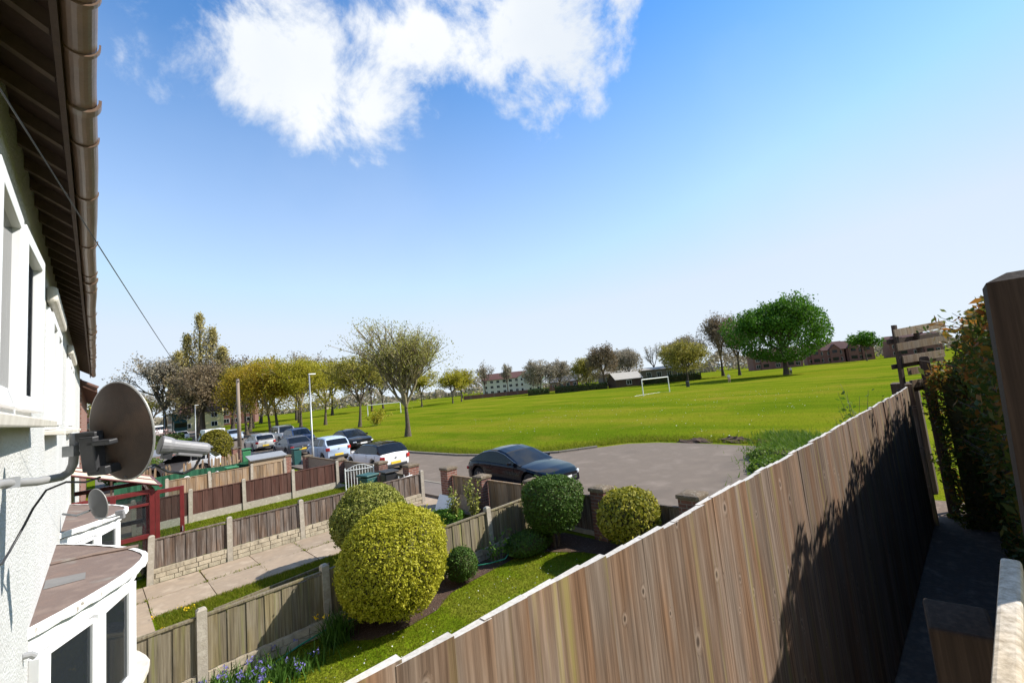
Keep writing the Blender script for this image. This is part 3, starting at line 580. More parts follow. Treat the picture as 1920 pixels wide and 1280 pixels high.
# bow windows with flat felt roofs
def bow(label, u0, u1, detail):
    b_ = thing('bow_window', label, 'bay window', (WX, (u0+u1)/2, 0), 'bow windows along the white house')
    uc, hw, dp = (u0+u1)/2, (u1-u0)/2, .80
    def arc(inset, n=20):
        P = []
        for i in range(n+1):
            t = -1+2*i/n; P.append((WX+(dp-inset)*(1-abs(t)**1.55) if abs(t) < 1 else WX, uc+(hw-inset*.8)*t))
        return P
    A = arc(0, 28); q = MB()
    n = len(A)
    # roof with a slight fall outwards
    def rz(x): return 2.09-.06*(x-WX)
    q.quad(*[(x, u, rz(x)) for x, u in A][::-1]); q.quad(*[(x, u, rz(x)-.05) for x, u in A])
    for i in range(n-1): q.quad((*A[i], rz(A[i][0])-.05), (*A[i+1], rz(A[i+1][0])-.05), (*A[i+1], rz(A[i+1][0])), (*A[i], rz(A[i][0])))
    ro = q.build('roof', M['bayroof'], b_)
    t_ = MB(); O = arc(-.022, 28); I = arc(.03, 28)
    for i in range(n-1):
        w_ = .008*math.sin(i*2.7)
        zt0 = rz(A[i][0])+.012+.004*math.sin(i*3.1); zt1 = rz(A[i+1][0])+.012+.004*math.sin((i+1)*3.1); zb0 = zt0-.075-w_; zb1 = zt1-.075-.008*math.sin((i+1)*2.7)
        t_.quad((*O[i], zb0), (*O[i+1], zb1), (*O[i+1], zt1), (*O[i], zt0)); t_.quad((*O[i], zt0), (*O[i+1], zt1), (*I[i+1], zt1), (*I[i], zt0)); t_.quad((*O[i+1], zb1), (*O[i], zb0), (*I[i], zb0), (*I[i+1], zb1))
    t_.build('edge_trim', M['trim'], ro)
    if detail:
        k = MB(); k.tube([(WX+.01, uc+.5, rz(WX)+.01), (WX+.35, uc+.52, rz(WX+.35)+.018), (WX+.76, uc+.47, rz(WX+.7)+.016)], .022, 6); k.build('seam', M['bayroof'], ro)
        k = MB(); x0, x1 = WX+.01, WX+.3; k.quad((x0, uc-.55, rz(x0)+.004), (x1, uc-.5, rz(x1)+.004), (x1, uc-.22, rz(x1)+.004), (x0, uc-.2, rz(x0)+.004)); k.build('patch', M['lead'], ro)
    # head, sill, posts, panes
    F = arc(.09, 5); hd = MB(); H2 = arc(.075, 20); H3 = arc(.15, 20)
    for zt, zb in ((2.0, 1.86),):
        for i in range(20): hd.quad((*H2[i], zb), (*H2[i+1], zb), (*H2[i+1], zt), (*H2[i], zt)); hd.quad((*H2[i+1], zb), (*H2[i], zb), (*H3[i], zb), (*H3[i+1], zb))
    hd.build('head', M['upvc'], b_)
    for i, (x, u) in enumerate(F):
        if i in (0, 5): x += .06
        an = math.atan2(F[min(i+1, 5)][1]-F[max(i-1, 0)][1], F[min(i+1, 5)][0]-F[max(i-1, 0)][0])
        p = MB(); p.box((x, u, 1.36), (.11, .08, 1.0), rz=an); bev(p.build('post', M['upvc'], b_), .008)
    for i in range(5):
        a, b = Vector((*F[i], 0)), Vector((*F[i+1], 0)); d = (b-a); an = math.atan2(d.y, d.x); c = (a+b)/2; L = d.length
        s_ = MB()
        for off in (-L/2+.075, L/2-.075): cc = c+d.normalized()*off; s_.box((cc.x, cc.y, 1.36), (.05, .055, .92), rz=an)
        s_.box((c.x, c.y, 1.82), (L-.2, .055, .05), rz=an); s_.box((c.x, c.y, .925), (L-.2, .055, .05), rz=an)
        sa = s_.build('sash', M['upvc'], b_); bev(sa, .006)
        p = MB(); p.box((c.x, c.y, 1.37), (L-.18, .008, .86), rz=an); p.build('pane', M['glass'], sa)
    C_ = arc(.24, 30); cu = MB()
    for i in range(30):
        if (i % 6) in (0, 5): a, b = C_[i], C_[i+1]; k = .02*(i % 2); cu.quad((a[0]-k, a[1], .88), (b[0]-k, b[1], .88), (b[0]-k, b[1], 1.86), (a[0]-k, a[1], 1.86))
    cu.build('curtain', M['curtain'], b_)
    s_ = MB(); s_.prism(arc(-.03, 20), .80, .87); bev(s_.build('sill', M['sill'], b_), .01)
    s_ = MB(); s_.prism(arc(.08, 20), 0, .80); s_.build('wall', M['render'], b_)
    return b_
bow('nearer bow window with red-brown roof and flaking white edge', 5.25, 8.65, True)
bow('farther grey-topped bow window beside the maroon porch', 9.45, 12.75, False)
# potted plant on the sill inside the near bow window
pp = thing('pot_plant', 'potted plant with red flowers inside the nearer bow window', 'pot plant', (-.10, 5.95, .87))
q = MB(); q.lathe([(.07, .87), (.10, 1.0), (.11, 1.03), (.09, 1.03), (.02, 1.02)], (-.10, 5.95, 0), 14); q.build('pot', M['brick'], pp)
st = MB(); C = []
for i in range(7):
    a = i*.9; top = (-.10+.07*math.cos(a), 5.95+.1*math.sin(a), 1.25+.06*(i % 3)); st.tube([(-.10, 5.95, 1.0), top], .004, 4); C += [(top[0]+rg.normal()*.04, top[1]+rg.normal()*.04, top[2]-rg.random()*.15) for _ in range(14)]
st.build('stem', M['twig'], pp); M['leafg'] = leafmat('plain_green_leaf', [(.03, .09, .015), (.06, .15, .02)], .3)
quads('foliage', leaf_quads(rg, np.array(C), .03), M['leafg'], pp)
M['petalred'] = leafmat('red_petal', [(.5, .02, .015), (.6, .05, .02)], .2)
quads('flower', leaf_quads(rg, np.array([(-.06+rg.normal()*.03, 5.9+rg.normal()*.04, 1.08+rg.normal()*.02) for _ in range(24)]), .02), M['petalred'], pp)
# small wall vent and bolt plate on the render
q = MB(); q.tube([(WX+.002, 4.92, 2.02), (WX+.04, 4.92, 2.015), (WX+.06, 4.93, 1.99)], .022, 10); tag(q.build('overflow_pipe', M['grey']), 'short grey overflow pipe stub poking from the white wall', 'pipe')
# ------------------------------------------------- satellite dishes
def dish(label, c, ax, rw, rh, m_, depth, grp='satellite dishes on the white house'):
    t = thing('satellite_dish', label, 'satellite dish', c, grp)
    ax = Vector(ax).normalized(); e1 = ax.cross(zz).normalized(); e2 = e1.cross(ax).normalized(); rot = Matrix((e1, e2, ax)).transposed()
    prof = [(.001, 0)]+[(i/12, depth*(i/12)**2) for i in range(1, 13)]
    q = MB()
    def sc(P):
        s_ = MB(); s_.lathe(P, (0, 0, 0), 40); s_.v = [tuple(rot @ Vector((v[0]*rw, v[1]*rh, v[2]))) for v in s_.v]; return s_
    s_ = sc(prof); back = sc([(r_, z-.006) for r_, z in prof]); b0 = len(s_.v); s_.v += back.v; s_.f += [tuple(b0+i for i in f[::-1]) for f in back.f]; s_.m += back.m
    r_o = s_.build('reflector', m_, t, smooth=True, world=False)
    rim = MB(); P = [rot @ Vector((rw*math.cos(a), rh*math.sin(a), depth)) for a in np.linspace(0, 2*math.pi, 49)]; rim.tube([tuple(p) for p in P], .007, 6, False); rim.build('rim', M['dishrim'], r_o, smooth=True, world=False)
    return t, rot, ax
DC = Vector((.07, 3.44, 3.555)); t, rot, ax = dish('large bronze-grey satellite dish on a curved grey wall pipe', DC, (.80, .60, .12), .218, .29, M['dish'], .055)
L = lambda x, y, z: rot @ Vector((x, y, z))
q = MB(); q.box(tuple(L(-.09, -.10, -.045)), (.10, .06, .20), rot=rot @ Matrix.Rotation(R(90), 3, 'X')); q.box(tuple(L(-.01, -.04, -.05)), (.16, .03, .05), rot=rot); q.box(tuple(L(-.06, -.20, -.02)), (.13, .05, .09), rot=rot); q.box(tuple(L(-.12, .0, -.03)), (.14, .05, .05), rot=rot)
bev(q.build('bracket', M['black'], t, world=False), .008)
q = MB(); q.tube([(-.36, 3.0, 3.38), (-.33, 3.27, 3.372), (-.225, 3.52, 3.338), (-.14, 3.645, 3.334), (-.108, 3.66, 3.355), (-.092, 3.64, 3.40), (-.087, 3.625, 3.48), (-.087, 3.625, 3.575)], .022, 12); pi_ = q.build('wall_pipe', M['grey'], t, smooth=True)
q = MB(); q.box((-.30, 3.335, 3.365), (.05, .035, .05), rz=.6); q.build('clamp', M['galv'], pi_); q = MB(); q.box((-.085, 3.615, 3.475), (.075, .075, .06), rz=.7); q.tube([(-.06, 3.575, 3.475), (-.045, 3.56, 3.475)], .012, 8); q.build('clamp', M['galv'], pi_)
# feed arm and receiver unit in front of the dish
q = MB(); q.tube([tuple(DC+L(0, -.27, .04)), (.27, 3.60, 3.325), (.34, 3.63, 3.265), (.42, 3.655, 3.235), (.48, 3.645, 3.26), (.505, 3.635, 3.31), (.50, 3.625, 3.36)], .0085, 8); arm = q.build('feed_arm', M['black'], t, smooth=True)
q = MB(); a = Vector((.345, 3.572, 3.432)); b = Vector((.555, 3.602, 3.372)); d = (b-a).normalized()
q.tube([tuple(a), tuple(a+d*.04), tuple(b-d*.02), tuple(b)], [.045, .042, .041, .034], 16); q.box(tuple((a+b)/2+Vector((0, 0, -.03))), (.14, .05, .05), rot=d.to_track_quat('X', 'Z').to_matrix()); bo = q.build('receiver', M['lnb'], t, smooth=False); bev(bo, .006)
q = MB(); q.tube([tuple(a-d*.055), tuple(a-d*.05), tuple(a-d*.01), tuple(a+d*.012)], [.054, .059, .054, .047], 18); q.build('feed_horn', M['lnb'], bo, smooth=False)
q = MB(); q.box(tuple(a-d*.02+Vector((0, 0, -.065))), (.05, .045, .04), rot=d.to_track_quat('X', 'Z').to_matrix()); q.build('cable_socket', M['black'], bo)
q = MB(); q.tube([(WX+.012, 3.0, 3.00), (WX+.02, 3.27, 2.995), (WX+.03, 3.50, 2.955), (WX+.045, 3.62, 2.99), (-.28, 3.68, 3.10), (-.25, 3.69, 3.18), (-.20, 3.685, 3.27), (-.12, 3.66, 3.30), (-.04, 3.56, 3.29), (.02, 3.50, 3.31)], .006, 8)
tag(q.build('dish_cable', M['black'], smooth=True), 'black cable hanging in a loop from the large dish', 'cable')
t2, rot2, ax2 = dish('small dark satellite dish above the farther bow window', (.0, 9.25, 2.43), (.86, .50, .15), .20, .235, mat('dark_dish', [(.085, .085, .085)], 9, .4), .04)
q = MB(); q.tube([(-.35, 9.6, 2.35), (-.2, 9.5, 2.30), (-.06, 9.32, 2.36)], .016, 8); q.tube([(.0, 9.3, 2.24), (.16, 9.15, 2.22), (.27, 9.08, 2.24)], .010, 8); q.build('mount', M['galv'], t2, smooth=True)
q = MB(); q.box((.27, 9.08, 2.28), (.10, .05, .06), rz=-.5); q.box((.30, 9.07, 2.23), (.05, .05, .09), rz=-.5); bev(q.build('receiver', M['lnb'], t2), .006)
# ------------------------------------------------- maroon porch
po = thing('porch', 'maroon framed glazed porch with cream roof and open door', 'porch', (.3, 14.4, 0))
q = MB()
X1, Y0, Y1 = .95, 13.4, 15.6
for x, y in ((X1, Y0), (X1, Y1), (WX+.05, Y0), (.28, Y0), (X1, 14.5)): q.b2(x-.05, x+.05, y-.05, y+.05, 0, 2.03)
for y in (Y0, Y1):
    q.b2(WX, X1-.05, y-.045, y+.045, 1.94, 2.04); q.b2(WX, X1-.05, y-.04, y+.04, .95, 1.05); q.b2(WX, X1-.05, y-.04, y+.04, 1.68, 1.74)
q.b2(X1-.045, X1+.045, Y0+.05, Y1-.05, 1.94, 2.04); q.b2(X1-.04, X1+.04, 14.55, Y1-.05, .95, 1.05); q.b2(X1-.055, X1+.055, Y0+.051, Y1-.051, .02, .12)
bev(q.build('frame', M['maroon'], po), .008)
for k, (xa, xb) in enumerate(((WX+.1, .23), (.33, .9))):
    for z0, z1 in ((1.05, 1.68), (1.74, 1.94), (.1, .95)):
        p = MB(); p.b2(xa, xb, Y0-.006, Y0+.006, z0, z1); p.build('pane', M['glass'], po)
p = MB(); p.b2(X1-.006, X1+.006, 14.55, 15.55, 1.05, 1.94); p.build('pane', M['glass'], po)
q = MB(); q.quad((WX, Y0-.15, 2.62), (X1+.14, Y0-.15, 2.10), (X1+.14, Y1+.1, 2.10), (WX, Y1+.1, 2.62)); q.quad((WX, Y0-.15, 2.60), (WX, Y1+.1, 2.60), (X1+.14, Y1+.1, 2.08), (X1+.14, Y0-.15, 2.08)); rf = q.build('roof', M['poly'], po)
q = MB()
for y in (Y0-.15, 14.55, Y1+.1): q.tube([(WX, y, 2.63), (X1+.14, y, 2.11)], .02, 6)
q.tube([(X1+.15, Y0-.17, 2.09), (X1+.15, Y1+.12, 2.09)], .035, 6); q.build('glazing_bar', M['maroon'], rf)
dr = MB(); da = Vector((X1+.05, Y0-.03, 0)); dd = Vector((.54, -.02, 0)); an = math.atan2(dd.y, dd.x)
for s in (.045, .50): c = da+dd.normalized()*s; dr.box((c.x, c.y, 1.01), (.085, .05, 1.96), rz=an)
for z in (.13, 1.945): c = da+dd*.5; dr.box((c.x, c.y, z), (.38, .045, .09), rz=an)
do = dr.build('door', M['maroon'], po); bev(do, .006)
c = da+dd*.5; p = MB(); p.box((c.x, c.y, 1.04), (.38, .008, 1.74), rz=an); p.build('pane', glassmat('door_glass', alpha=.93), do)
p = MB(); c = da+dd.normalized()*.5; p.box((c.x, c.y-.04, 1.0), (.02, .05, .12)); p.build('handle', M['galv'], do)
# brick neighbour beyond the white house
nb = thing('brick_house', 'red brick house end with tiled eaves beyond the white house', 'house', (-.5, 24, 0))
q = MB(); q.b2(-6, -.34, 20.6, 34, 0, 5.0); q.build('wall', M['brick'], nb)
q = MB(); q.quad((.05, 20.35, 4.85), (.05, 34.3, 4.85), (-4, 34.3, 7.4), (-4, 20.35, 7.4)); q.quad((.05, 20.35, 4.75), (-4, 20.35, 7.3), (-4, 34.3, 7.3), (.05, 34.3, 4.75)); q.quad((.05, 20.35, 4.75), (.05, 34.3, 4.75), (.05, 34.3, 4.85), (.05, 20.35, 4.85)); q.quad((.05, 20.35, 4.75), (.05, 20.35, 4.85), (-4, 20.35, 7.4), (-4, 20.35, 7.3)); rf = q.build('roof', M['tile'], nb)
for i in range(10):
    o = MB(); o.tube([(.06-.42*i, 20.36, 4.9+.265*i), (-.36-.42*i, 20.36, 5.165+.265*i)], [.07, .055], 8); o.build('ridge_tile', M['tile'], rf)
# ---------------------------------------------------------------- tall close-board fence on the right
FA, FB = Vector((-.5, 1.19, 0)), Vector((12.05, .74, 0)); fd = (FB-FA).normalized(); fan = math.atan2(fd.y, fd.x)
TOPX = [-.5, .436, .596, .756, .978, 1.214, 1.544, 1.983, 2.533, 3.11, 4.042, 5.513, 7.303, 10.415, 13.6]
TOPZ = [2.93, 2.915, 2.898, 2.894, 2.893, 2.89, 2.872, 2.852, 2.86, 2.849, 2.835, 2.833, 2.816, 2.787, 2.788]
rf_ = thing('close_board_fence', 'tall weathered close-board fence running along the dark alley', 'fence', (6, .95, 0))
def feather():
    q = MB(); w = .178; hz = 2.8
    pts = [(-w/2, 0), (w/2, 0), (w/2, .033), (-w/2, .023)]   # thick edge on one side; y is depth
    b = []
    for z in (0, hz): b += [(x, -y if True else y, z) for x, y in pts]
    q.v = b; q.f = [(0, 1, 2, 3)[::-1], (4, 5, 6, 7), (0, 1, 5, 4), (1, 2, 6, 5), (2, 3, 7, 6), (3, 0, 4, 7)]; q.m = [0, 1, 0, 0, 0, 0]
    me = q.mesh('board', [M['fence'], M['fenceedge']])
    return me
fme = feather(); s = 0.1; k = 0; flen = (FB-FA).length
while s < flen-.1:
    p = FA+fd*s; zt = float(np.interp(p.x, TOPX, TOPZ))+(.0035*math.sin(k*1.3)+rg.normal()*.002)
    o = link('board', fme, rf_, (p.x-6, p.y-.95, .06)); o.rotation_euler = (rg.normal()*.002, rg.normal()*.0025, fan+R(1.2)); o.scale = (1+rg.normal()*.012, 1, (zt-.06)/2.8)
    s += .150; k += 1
q = MB()
for z in (.45, 1.45, 2.5): c = (FA+FB)/2; q.box((c.x, c.y+.065, z), (flen, .05, .09), rz=fan)
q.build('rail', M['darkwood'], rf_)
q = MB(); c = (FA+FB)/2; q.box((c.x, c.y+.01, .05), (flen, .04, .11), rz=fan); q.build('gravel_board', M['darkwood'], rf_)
e = FB+fd*.10; q = MB(); q.box((e.x+.04, e.y-.02, 1.42), (.30, .11, 2.84), rz=fan+.15); bev(q.build('end_post', M['fence'], rf_), .012)
# right-hand boundary of the alley: dark fence, hedge, slatted screen, posts
r2 = thing('alley_fence', 'dark fence on the far side of the alley beneath the hedge', 'fence', (6, -.28, 0))
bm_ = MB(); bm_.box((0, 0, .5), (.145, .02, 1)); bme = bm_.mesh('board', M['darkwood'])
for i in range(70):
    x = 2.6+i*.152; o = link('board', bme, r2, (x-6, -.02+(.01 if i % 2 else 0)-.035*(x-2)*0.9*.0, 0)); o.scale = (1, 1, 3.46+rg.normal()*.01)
q = MB()
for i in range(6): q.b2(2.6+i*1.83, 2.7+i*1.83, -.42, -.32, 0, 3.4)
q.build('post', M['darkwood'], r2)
# tall gate post close to the camera
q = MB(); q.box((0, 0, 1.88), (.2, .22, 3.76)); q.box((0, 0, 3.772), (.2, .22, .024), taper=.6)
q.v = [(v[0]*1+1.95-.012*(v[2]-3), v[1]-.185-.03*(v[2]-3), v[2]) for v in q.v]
gp = tag(q.build('gate_post', M['shadewood']), 'tall dark timber gate post at the right edge', 'post')
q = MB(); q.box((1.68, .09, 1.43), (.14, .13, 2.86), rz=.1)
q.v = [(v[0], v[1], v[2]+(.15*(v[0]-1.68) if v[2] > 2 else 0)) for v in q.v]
tag(bev(q.build('newel_post', M['shadewood']), .008), 'short dark timber newel post beside the handrail', 'post')
hr = thing('handrail', 'pale timber handrail at the bottom right corner', 'handrail', (1.2, -.04, 0))
q = MB(); q.box((1.27, .003, 3.0), (.95, .038, .035), rz=-.073); bev(q.build('rail', M['rail'], hr), .008)
q = MB(); q.box((1.27, .0, 2.93), (.93, .026, .10), rz=-.073); q.box((.82, -.0, 1.44), (.06, .06, 2.88)); q.box((1.69, -.085, 1.44), (.06, .06, 2.88)); q.build('support', M['rail'], hr)
# slatted screen beyond the fence end
ss = thing('slatted_screen', 'leaning slatted timber screen beyond the fence end', 'screen', (13.4, .35, 0), None, R(64))
for i, (z, y0, y1) in enumerate(((3.98, .93, -.25), (3.66, .90, -.35), (3.36, .86, -.1), (3.08, .84, .2), (2.80, .83, .2))):
    q = MB(); q.box((-.06+.005*i, (y0+y1)/2-.1, z), (.025, abs(y1-y0)*1.5, .16), rot=Matrix.Rotation(R(-4+i), 3, 'X')); q.build('slat', M['board_d'], ss, world=False)
q = MB(); q.box((0, 1.1, 2.05), (.07, .08, 4.1), rot=Matrix.Rotation(R(3), 3, 'X')); q.build('post', M['darkwood'], ss, world=False); q = MB(); q.box((0, .3, 2.0), (.07, .08, 4.0)); q.build('post', M['darkwood'], ss, world=False)
for i in range(3): q = MB(); q.box((.06, .3, 3.78-.55*i), (.03, 1.8, .10), rot=Matrix.Rotation(R(-2), 3, 'X')); q.build('back_slat', M['darkwood'], ss, world=False)
q = MB(); q.box((12.75, .42, 1.66), (.2, .16, 3.32)); q.box((12.75, .42, 3.34), (.2, .16, .05), taper=.8); tag(q.build('fence_post', M['darkwood']), 'broad dark post between slatted screen and hedge', 'post')
q = MB(); q.box((14.9, .95, 1.35), (.6, .5, 2.7)); tag(q.build('compost_box', M['darkwood']), 'dark brown timber box behind the slatted screen', 'box')
# ---------------------------------------------------------------- low garden fences
def boardmesh(m_, w): q = MB(); q.box((0, 0, .5), (w, .022, 1)); return q.mesh('board', m_)
def stonecourse(q, x0, x1, y, z0, z1, rows=2):
    h = (z1-z0)/rows
    for r_ in range(rows):
        x = x0-rg.random()*.1
        while x < x1:
            w = .12+rg.random()*.16; a, b = max(x, x0)+.006, min(x+w, x1)-.006
            if b-a > .02: d = .012+rg.random()*.018; q.box(((a+b)/2, y-d/2-.02, z0+(r_+.5)*h), (b-a, d, h-.014), rot=Matrix.Rotation(rg.normal()*.05, 3, 'Z'))
            x += w
    q.b2(x0, x1, y-.021, y+.021, z0, z1)
def garden_fence(name, label, posts, Y, h, m_, bw, base, stone, x_from=None, slope=0.0, posth=.06, skip=()):
    f = thing(name, label, 'fence', (posts[0], Y, 0), 'low timber fences between the front gardens')
    me = boardmesh(m_, bw*1.04)
    pm = MB(); pm.box((0, 0, .5), (.115, .115, 1)); pm.box((0, 0, 1.012), (.115, .115, .024), taper=.55); pme = pm.mesh('post', M['concrete'])
    for x in posts:
        o = link('post', pme, f, (x-posts[0], slope*(x-posts[0]), 0)); o.scale = (1, 1, h+posth); o.rotation_euler = (rg.normal()*.012, rg.normal()*.015, rg.normal()*.03)
    spans = list(zip(posts[:-1], posts[1:]))
    if x_from is not None: spans.insert(0, (x_from, posts[0]))
    for a, b in spans:
        x0, x1 = a+.06, b-.06; n = max(1, round((x1-x0)/bw)); w = (x1-x0)/n; tilt = rg.normal()*.008
        for i in range(n):
            x = x0+(i+.5)*w; o = link('board', me, f, (x-posts[0], slope*(x-posts[0])+(.006 if i % 2 else -.006), base+.01)); o.scale = (w/bw, 1, h-base-.05+tilt*(x-x0)+rg.normal()*.003); o.rotation_euler = (0, rg.normal()*.004, 0)
        q = MB(); q.box(((x0+x1)/2, Y+slope*((x0+x1)/2-posts[0]), h-.022), (x1-x0, .06, .035), rz=math.atan(slope)); bev(q.build('capping', m_, f), .006)
        q = MB()
        if stone: stonecourse(q, x0, x1, Y, .02, base, 3 if base > .3 else 2)
        else: q.b2(x0, x1, Y-.025, Y+.025, .01, base)
        q.build('gravel_board', M['stone'] if stone else M['concrete'], f)
    return f
garden_fence('garden_fence', 'nearest low grey board fence over a stone-faced base', [1.02, 2.65, 4.4, 6.12, 7.9], 7.46, .97, M['board_a'], .118, .24, True, -.3)
garden_fence('garden_fence', 'dark patchy board fence with stone-faced base beside the slab path', [.87, 2.38, 4.07, 5.8, 7.9], 13.0, .98, M['board_b'], .10, .33, True)
garden_fence('garden_fence', 'red-brown board fence with white posts behind the lawn', [.9, 2.36, 3.98, 5.68, 7.45], 19.0, 1.05, M['board_c'], .15, .26, False)
garden_fence('garden_fence', 'tan board fence beyond the red-brown one', [2.2, 3.75, 5.4, 6.9], 24.2, 1.0, M['board_d'], .16, .28, False)
# ---------------------------------------------------------------- front boundary: brick piers and panels
def pier(label, x, y, h, w=.36, m_='brickd', cope=True):
    t = thing('brick_pier', label, 'pier', (x, y, 0), 'brick piers along the pavement')
    q = MB(); q.box((x, y, (h-.06)/2), (w, w, h-.06)); q.build('shaft', M[m_], t)
    q = MB(); q.box((x, y, h-.025), (w+.06, w+.06, .07)); q.box((x, y, h+.025), (w+.06, w+.06, .03), taper=.6); bev(q.build('cap', M['coping'], t), .012)
PX = 8.22
pier('brick pier nearest the tall fence', PX+.02, 3.85, 1.2, .40); pier('brick pier just left of the small round golden shrub', PX, 5.95, 1.12, .36); pier('brick pier hidden behind the dark green bush', PX, 8.05, 1.1, .36)
pier('brick pier behind the yellow upright shrub', PX-.05, 10.1, 1.06, .36); pier('tall brick pier on the right of the paved gateway', PX, 11.85, 1.17, .38, 'brick')
pier('tall weathered brick pier on the left of the paved gateway', PX, 14.2, 1.12, .42, 'brick'); pier('brick pier behind the white gate', PX, 16.5, 1.08, .38); pier('brick pier where the red-brown fence meets the front wall', PX-.15, 20.2, 1.02, .38)
pier('brick pier on the right of the second gateway', PX, 24.9, .95, .38, 'brick'); pier('brick pier beside the slatted storage box', PX-.5, 26.9, .95, .42, 'brick'); pier('brick pier beside the green wheelie bin', 6.0, 30.2, 1.55, .42, 'brick')
def panel(label, y0, y1, h, m_, n, grp='fence panels between the front piers', x=PX):
    f = thing('front_fence', label, 'fence', (x, (y0+y1)/2, 0), grp); w = (y1-y0)/n
    q = MB(); q.box((0, 0, .5), (.025, w*1.02, 1)); me = q.mesh('board', m_)
    for i in range(n): o = link('board', me, f, ((.006 if i % 2 else -.006), -(y1-y0)/2+(i+.5)*w, .12)); o.scale = (1, 1, h-.15+rg.normal()*.004)
    q = MB(); q.b2(x-.035, x+.035, y0, y1, h-.035, h+.005); q.build('capping', m_, f)
    q = MB(); q.b2(x-.04, x+.04, y0, y1, .02, .125); q.build('gravel_board', M['concrete'], f)
panel('front fence panel beside the tall fence', 1.3, 3.62, .95, M['board_b'], 16); panel('front fence panel behind the small golden shrub', 4.08, 5.75, .92, M['board_b'], 12); panel('front fence panel right of the dark green bush', 6.16, 7.84, .92, M['board_b'], 12)
panel('front fence panel between the dark coupe and the upright shrubs', 8.26, 9.9, .95, M['board_d'], 12); panel('front fence panel beside the tall gateway pier', 10.3, 11.64, .95, M['board_d'], 10)
def dashpanel(label, y0, y1, h, x=PX):
    t = thing('panel_wall', label, 'wall', (x, (y0+y1)/2, 0), 'grey panel walls along the pavement')
    q = MB(); q.b2(x-.035, x+.035, y0, y1, .22, h-.05); q.build('panel', M['dash'], t)
    q = MB(); q.b2(x-.05, x+.05, y0, y1, h-.05, h); q.build('coping', M['coping'], t)
    q = MB(); q.b2(x-.06, x+.06, y0, y1, 0, .22); q.build('plinth', M['brickd'], t)
M['dash'] = mat('pebbledash_panel', [(.30, .26, .21), (.23, .20, .165)], 12, .95, .8, 90)
dashpanel('grey pebbledash panel wall behind the white gate', 16.7, 19.98, .95); dashpanel('farther grey pebbledash panel wall beside the white hatchback', 20.42, 24.7, .92); dashpanel('short low panel wall left of the gateway', 14.42, 16.3, .75)
# white iron gate standing open
gt = thing('iron_gate', 'white ornamental iron gate standing open behind the golden shrubs', 'gate', (7.5, 16.6, 0))
a, b = Vector((6.95, 16.95, 0)), Vector((7.9, 16.5, 0)); d = b-a; q = MB()
for z in (.25, .95): q.tube([tuple(a+zz*z), tuple(b+zz*z)], .018, 6)
for p in (a, b): q.tube([tuple(p+zz*.1), tuple(p+zz*1.05)], .022, 6)
q.tube([tuple(a+d*t_+zz*(.95+.18*math.sin(math.pi*t_))) for t_ in np.linspace(0, 1, 12)], .014, 6); q.build('frame', M['white'], gt)
for i in range(1, 10):
    q = MB(); p = a+d*(i/10); q.tube([tuple(p+zz*.25), tuple(p+zz*(.93+.17*math.sin(math.pi*i/10)))], .012, 6); q.build('bar', M['white'], gt)
g2 = thing('iron_gate', 'white scrolled iron gate leaf fixed to the weathered gateway pier', 'gate', (7.95, 13.9, 0))
q = MB(); a = Vector((7.35, 13.72, 0)); b = Vector((8.1, 13.95, 0)); d = b-a
for z in (.2, .8): q.tube([tuple(a+zz*z), tuple(b+zz*z)], .018, 6)
for i in range(7): q.tube([tuple(a+d*i/6+zz*.2), tuple(a+d*i/6+zz*(.8+.1*(i % 2)))], .012, 6)
q.build('frame', M['white'], g2); q = MB()
q.tube([tuple(a+d*.5+Vector((d.x*.3*math.cos(t_), d.y*.3*math.cos(t_), .5+.15*math.sin(t_)))) for t_ in np.linspace(0, 6.28, 14)], .010, 5); q.build('scroll', M['white'], g2)
# ---------------------------------------------------------------- clipped shrubs, hedges, small plants
M['gold'] = leafmat('golden_foliage', [(.20, .21, .012), (.34, .335, .018), (.48, .45, .035), (.58, .53, .08)], .35)
M['gold2'] = leafmat('golden_privet', [(.10, .13, .012), (.23, .23, .018), (.38, .34, .035), (.46, .41, .08)], .35)
M['variegated'] = leafmat('variegated_gold_foliage', [(.09, .13, .016), (.20, .22, .03), (.34, .34, .06), (.48, .46, .15)], .25)
M['dkgreen'] = leafmat('dark_green_foliage', [(.04, .08, .012), (.065, .125, .016), (.10, .17, .022)], .2)
M['photinia'] = leafmat('photinia_leaves', [(.032, .06, .012), (.055, .09, .015), (.10, .115, .018), (.25, .12, .02), (.32, .105, .025)], .5)
M['bright'] = leafmat('bright_green_leaves', [(.06, .15, .012), (.10, .21, .018), (.15, .26, .03)], .35)
M['hedge'] = leafmat('field_hedge', [(.02, .045, .010), (.04, .075, .014), (.065, .10, .02)], .2)
M['conifer'] = leafmat('golden_conifer', [(.10, .10, .008), (.17, .15, .010), (.24, .20, .015)], .2)
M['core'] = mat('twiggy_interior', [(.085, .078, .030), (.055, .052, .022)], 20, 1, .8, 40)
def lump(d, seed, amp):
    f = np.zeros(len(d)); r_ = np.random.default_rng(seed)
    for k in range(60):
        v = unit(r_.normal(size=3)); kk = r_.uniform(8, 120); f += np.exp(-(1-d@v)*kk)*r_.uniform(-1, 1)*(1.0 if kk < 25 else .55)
    return 1+amp*f
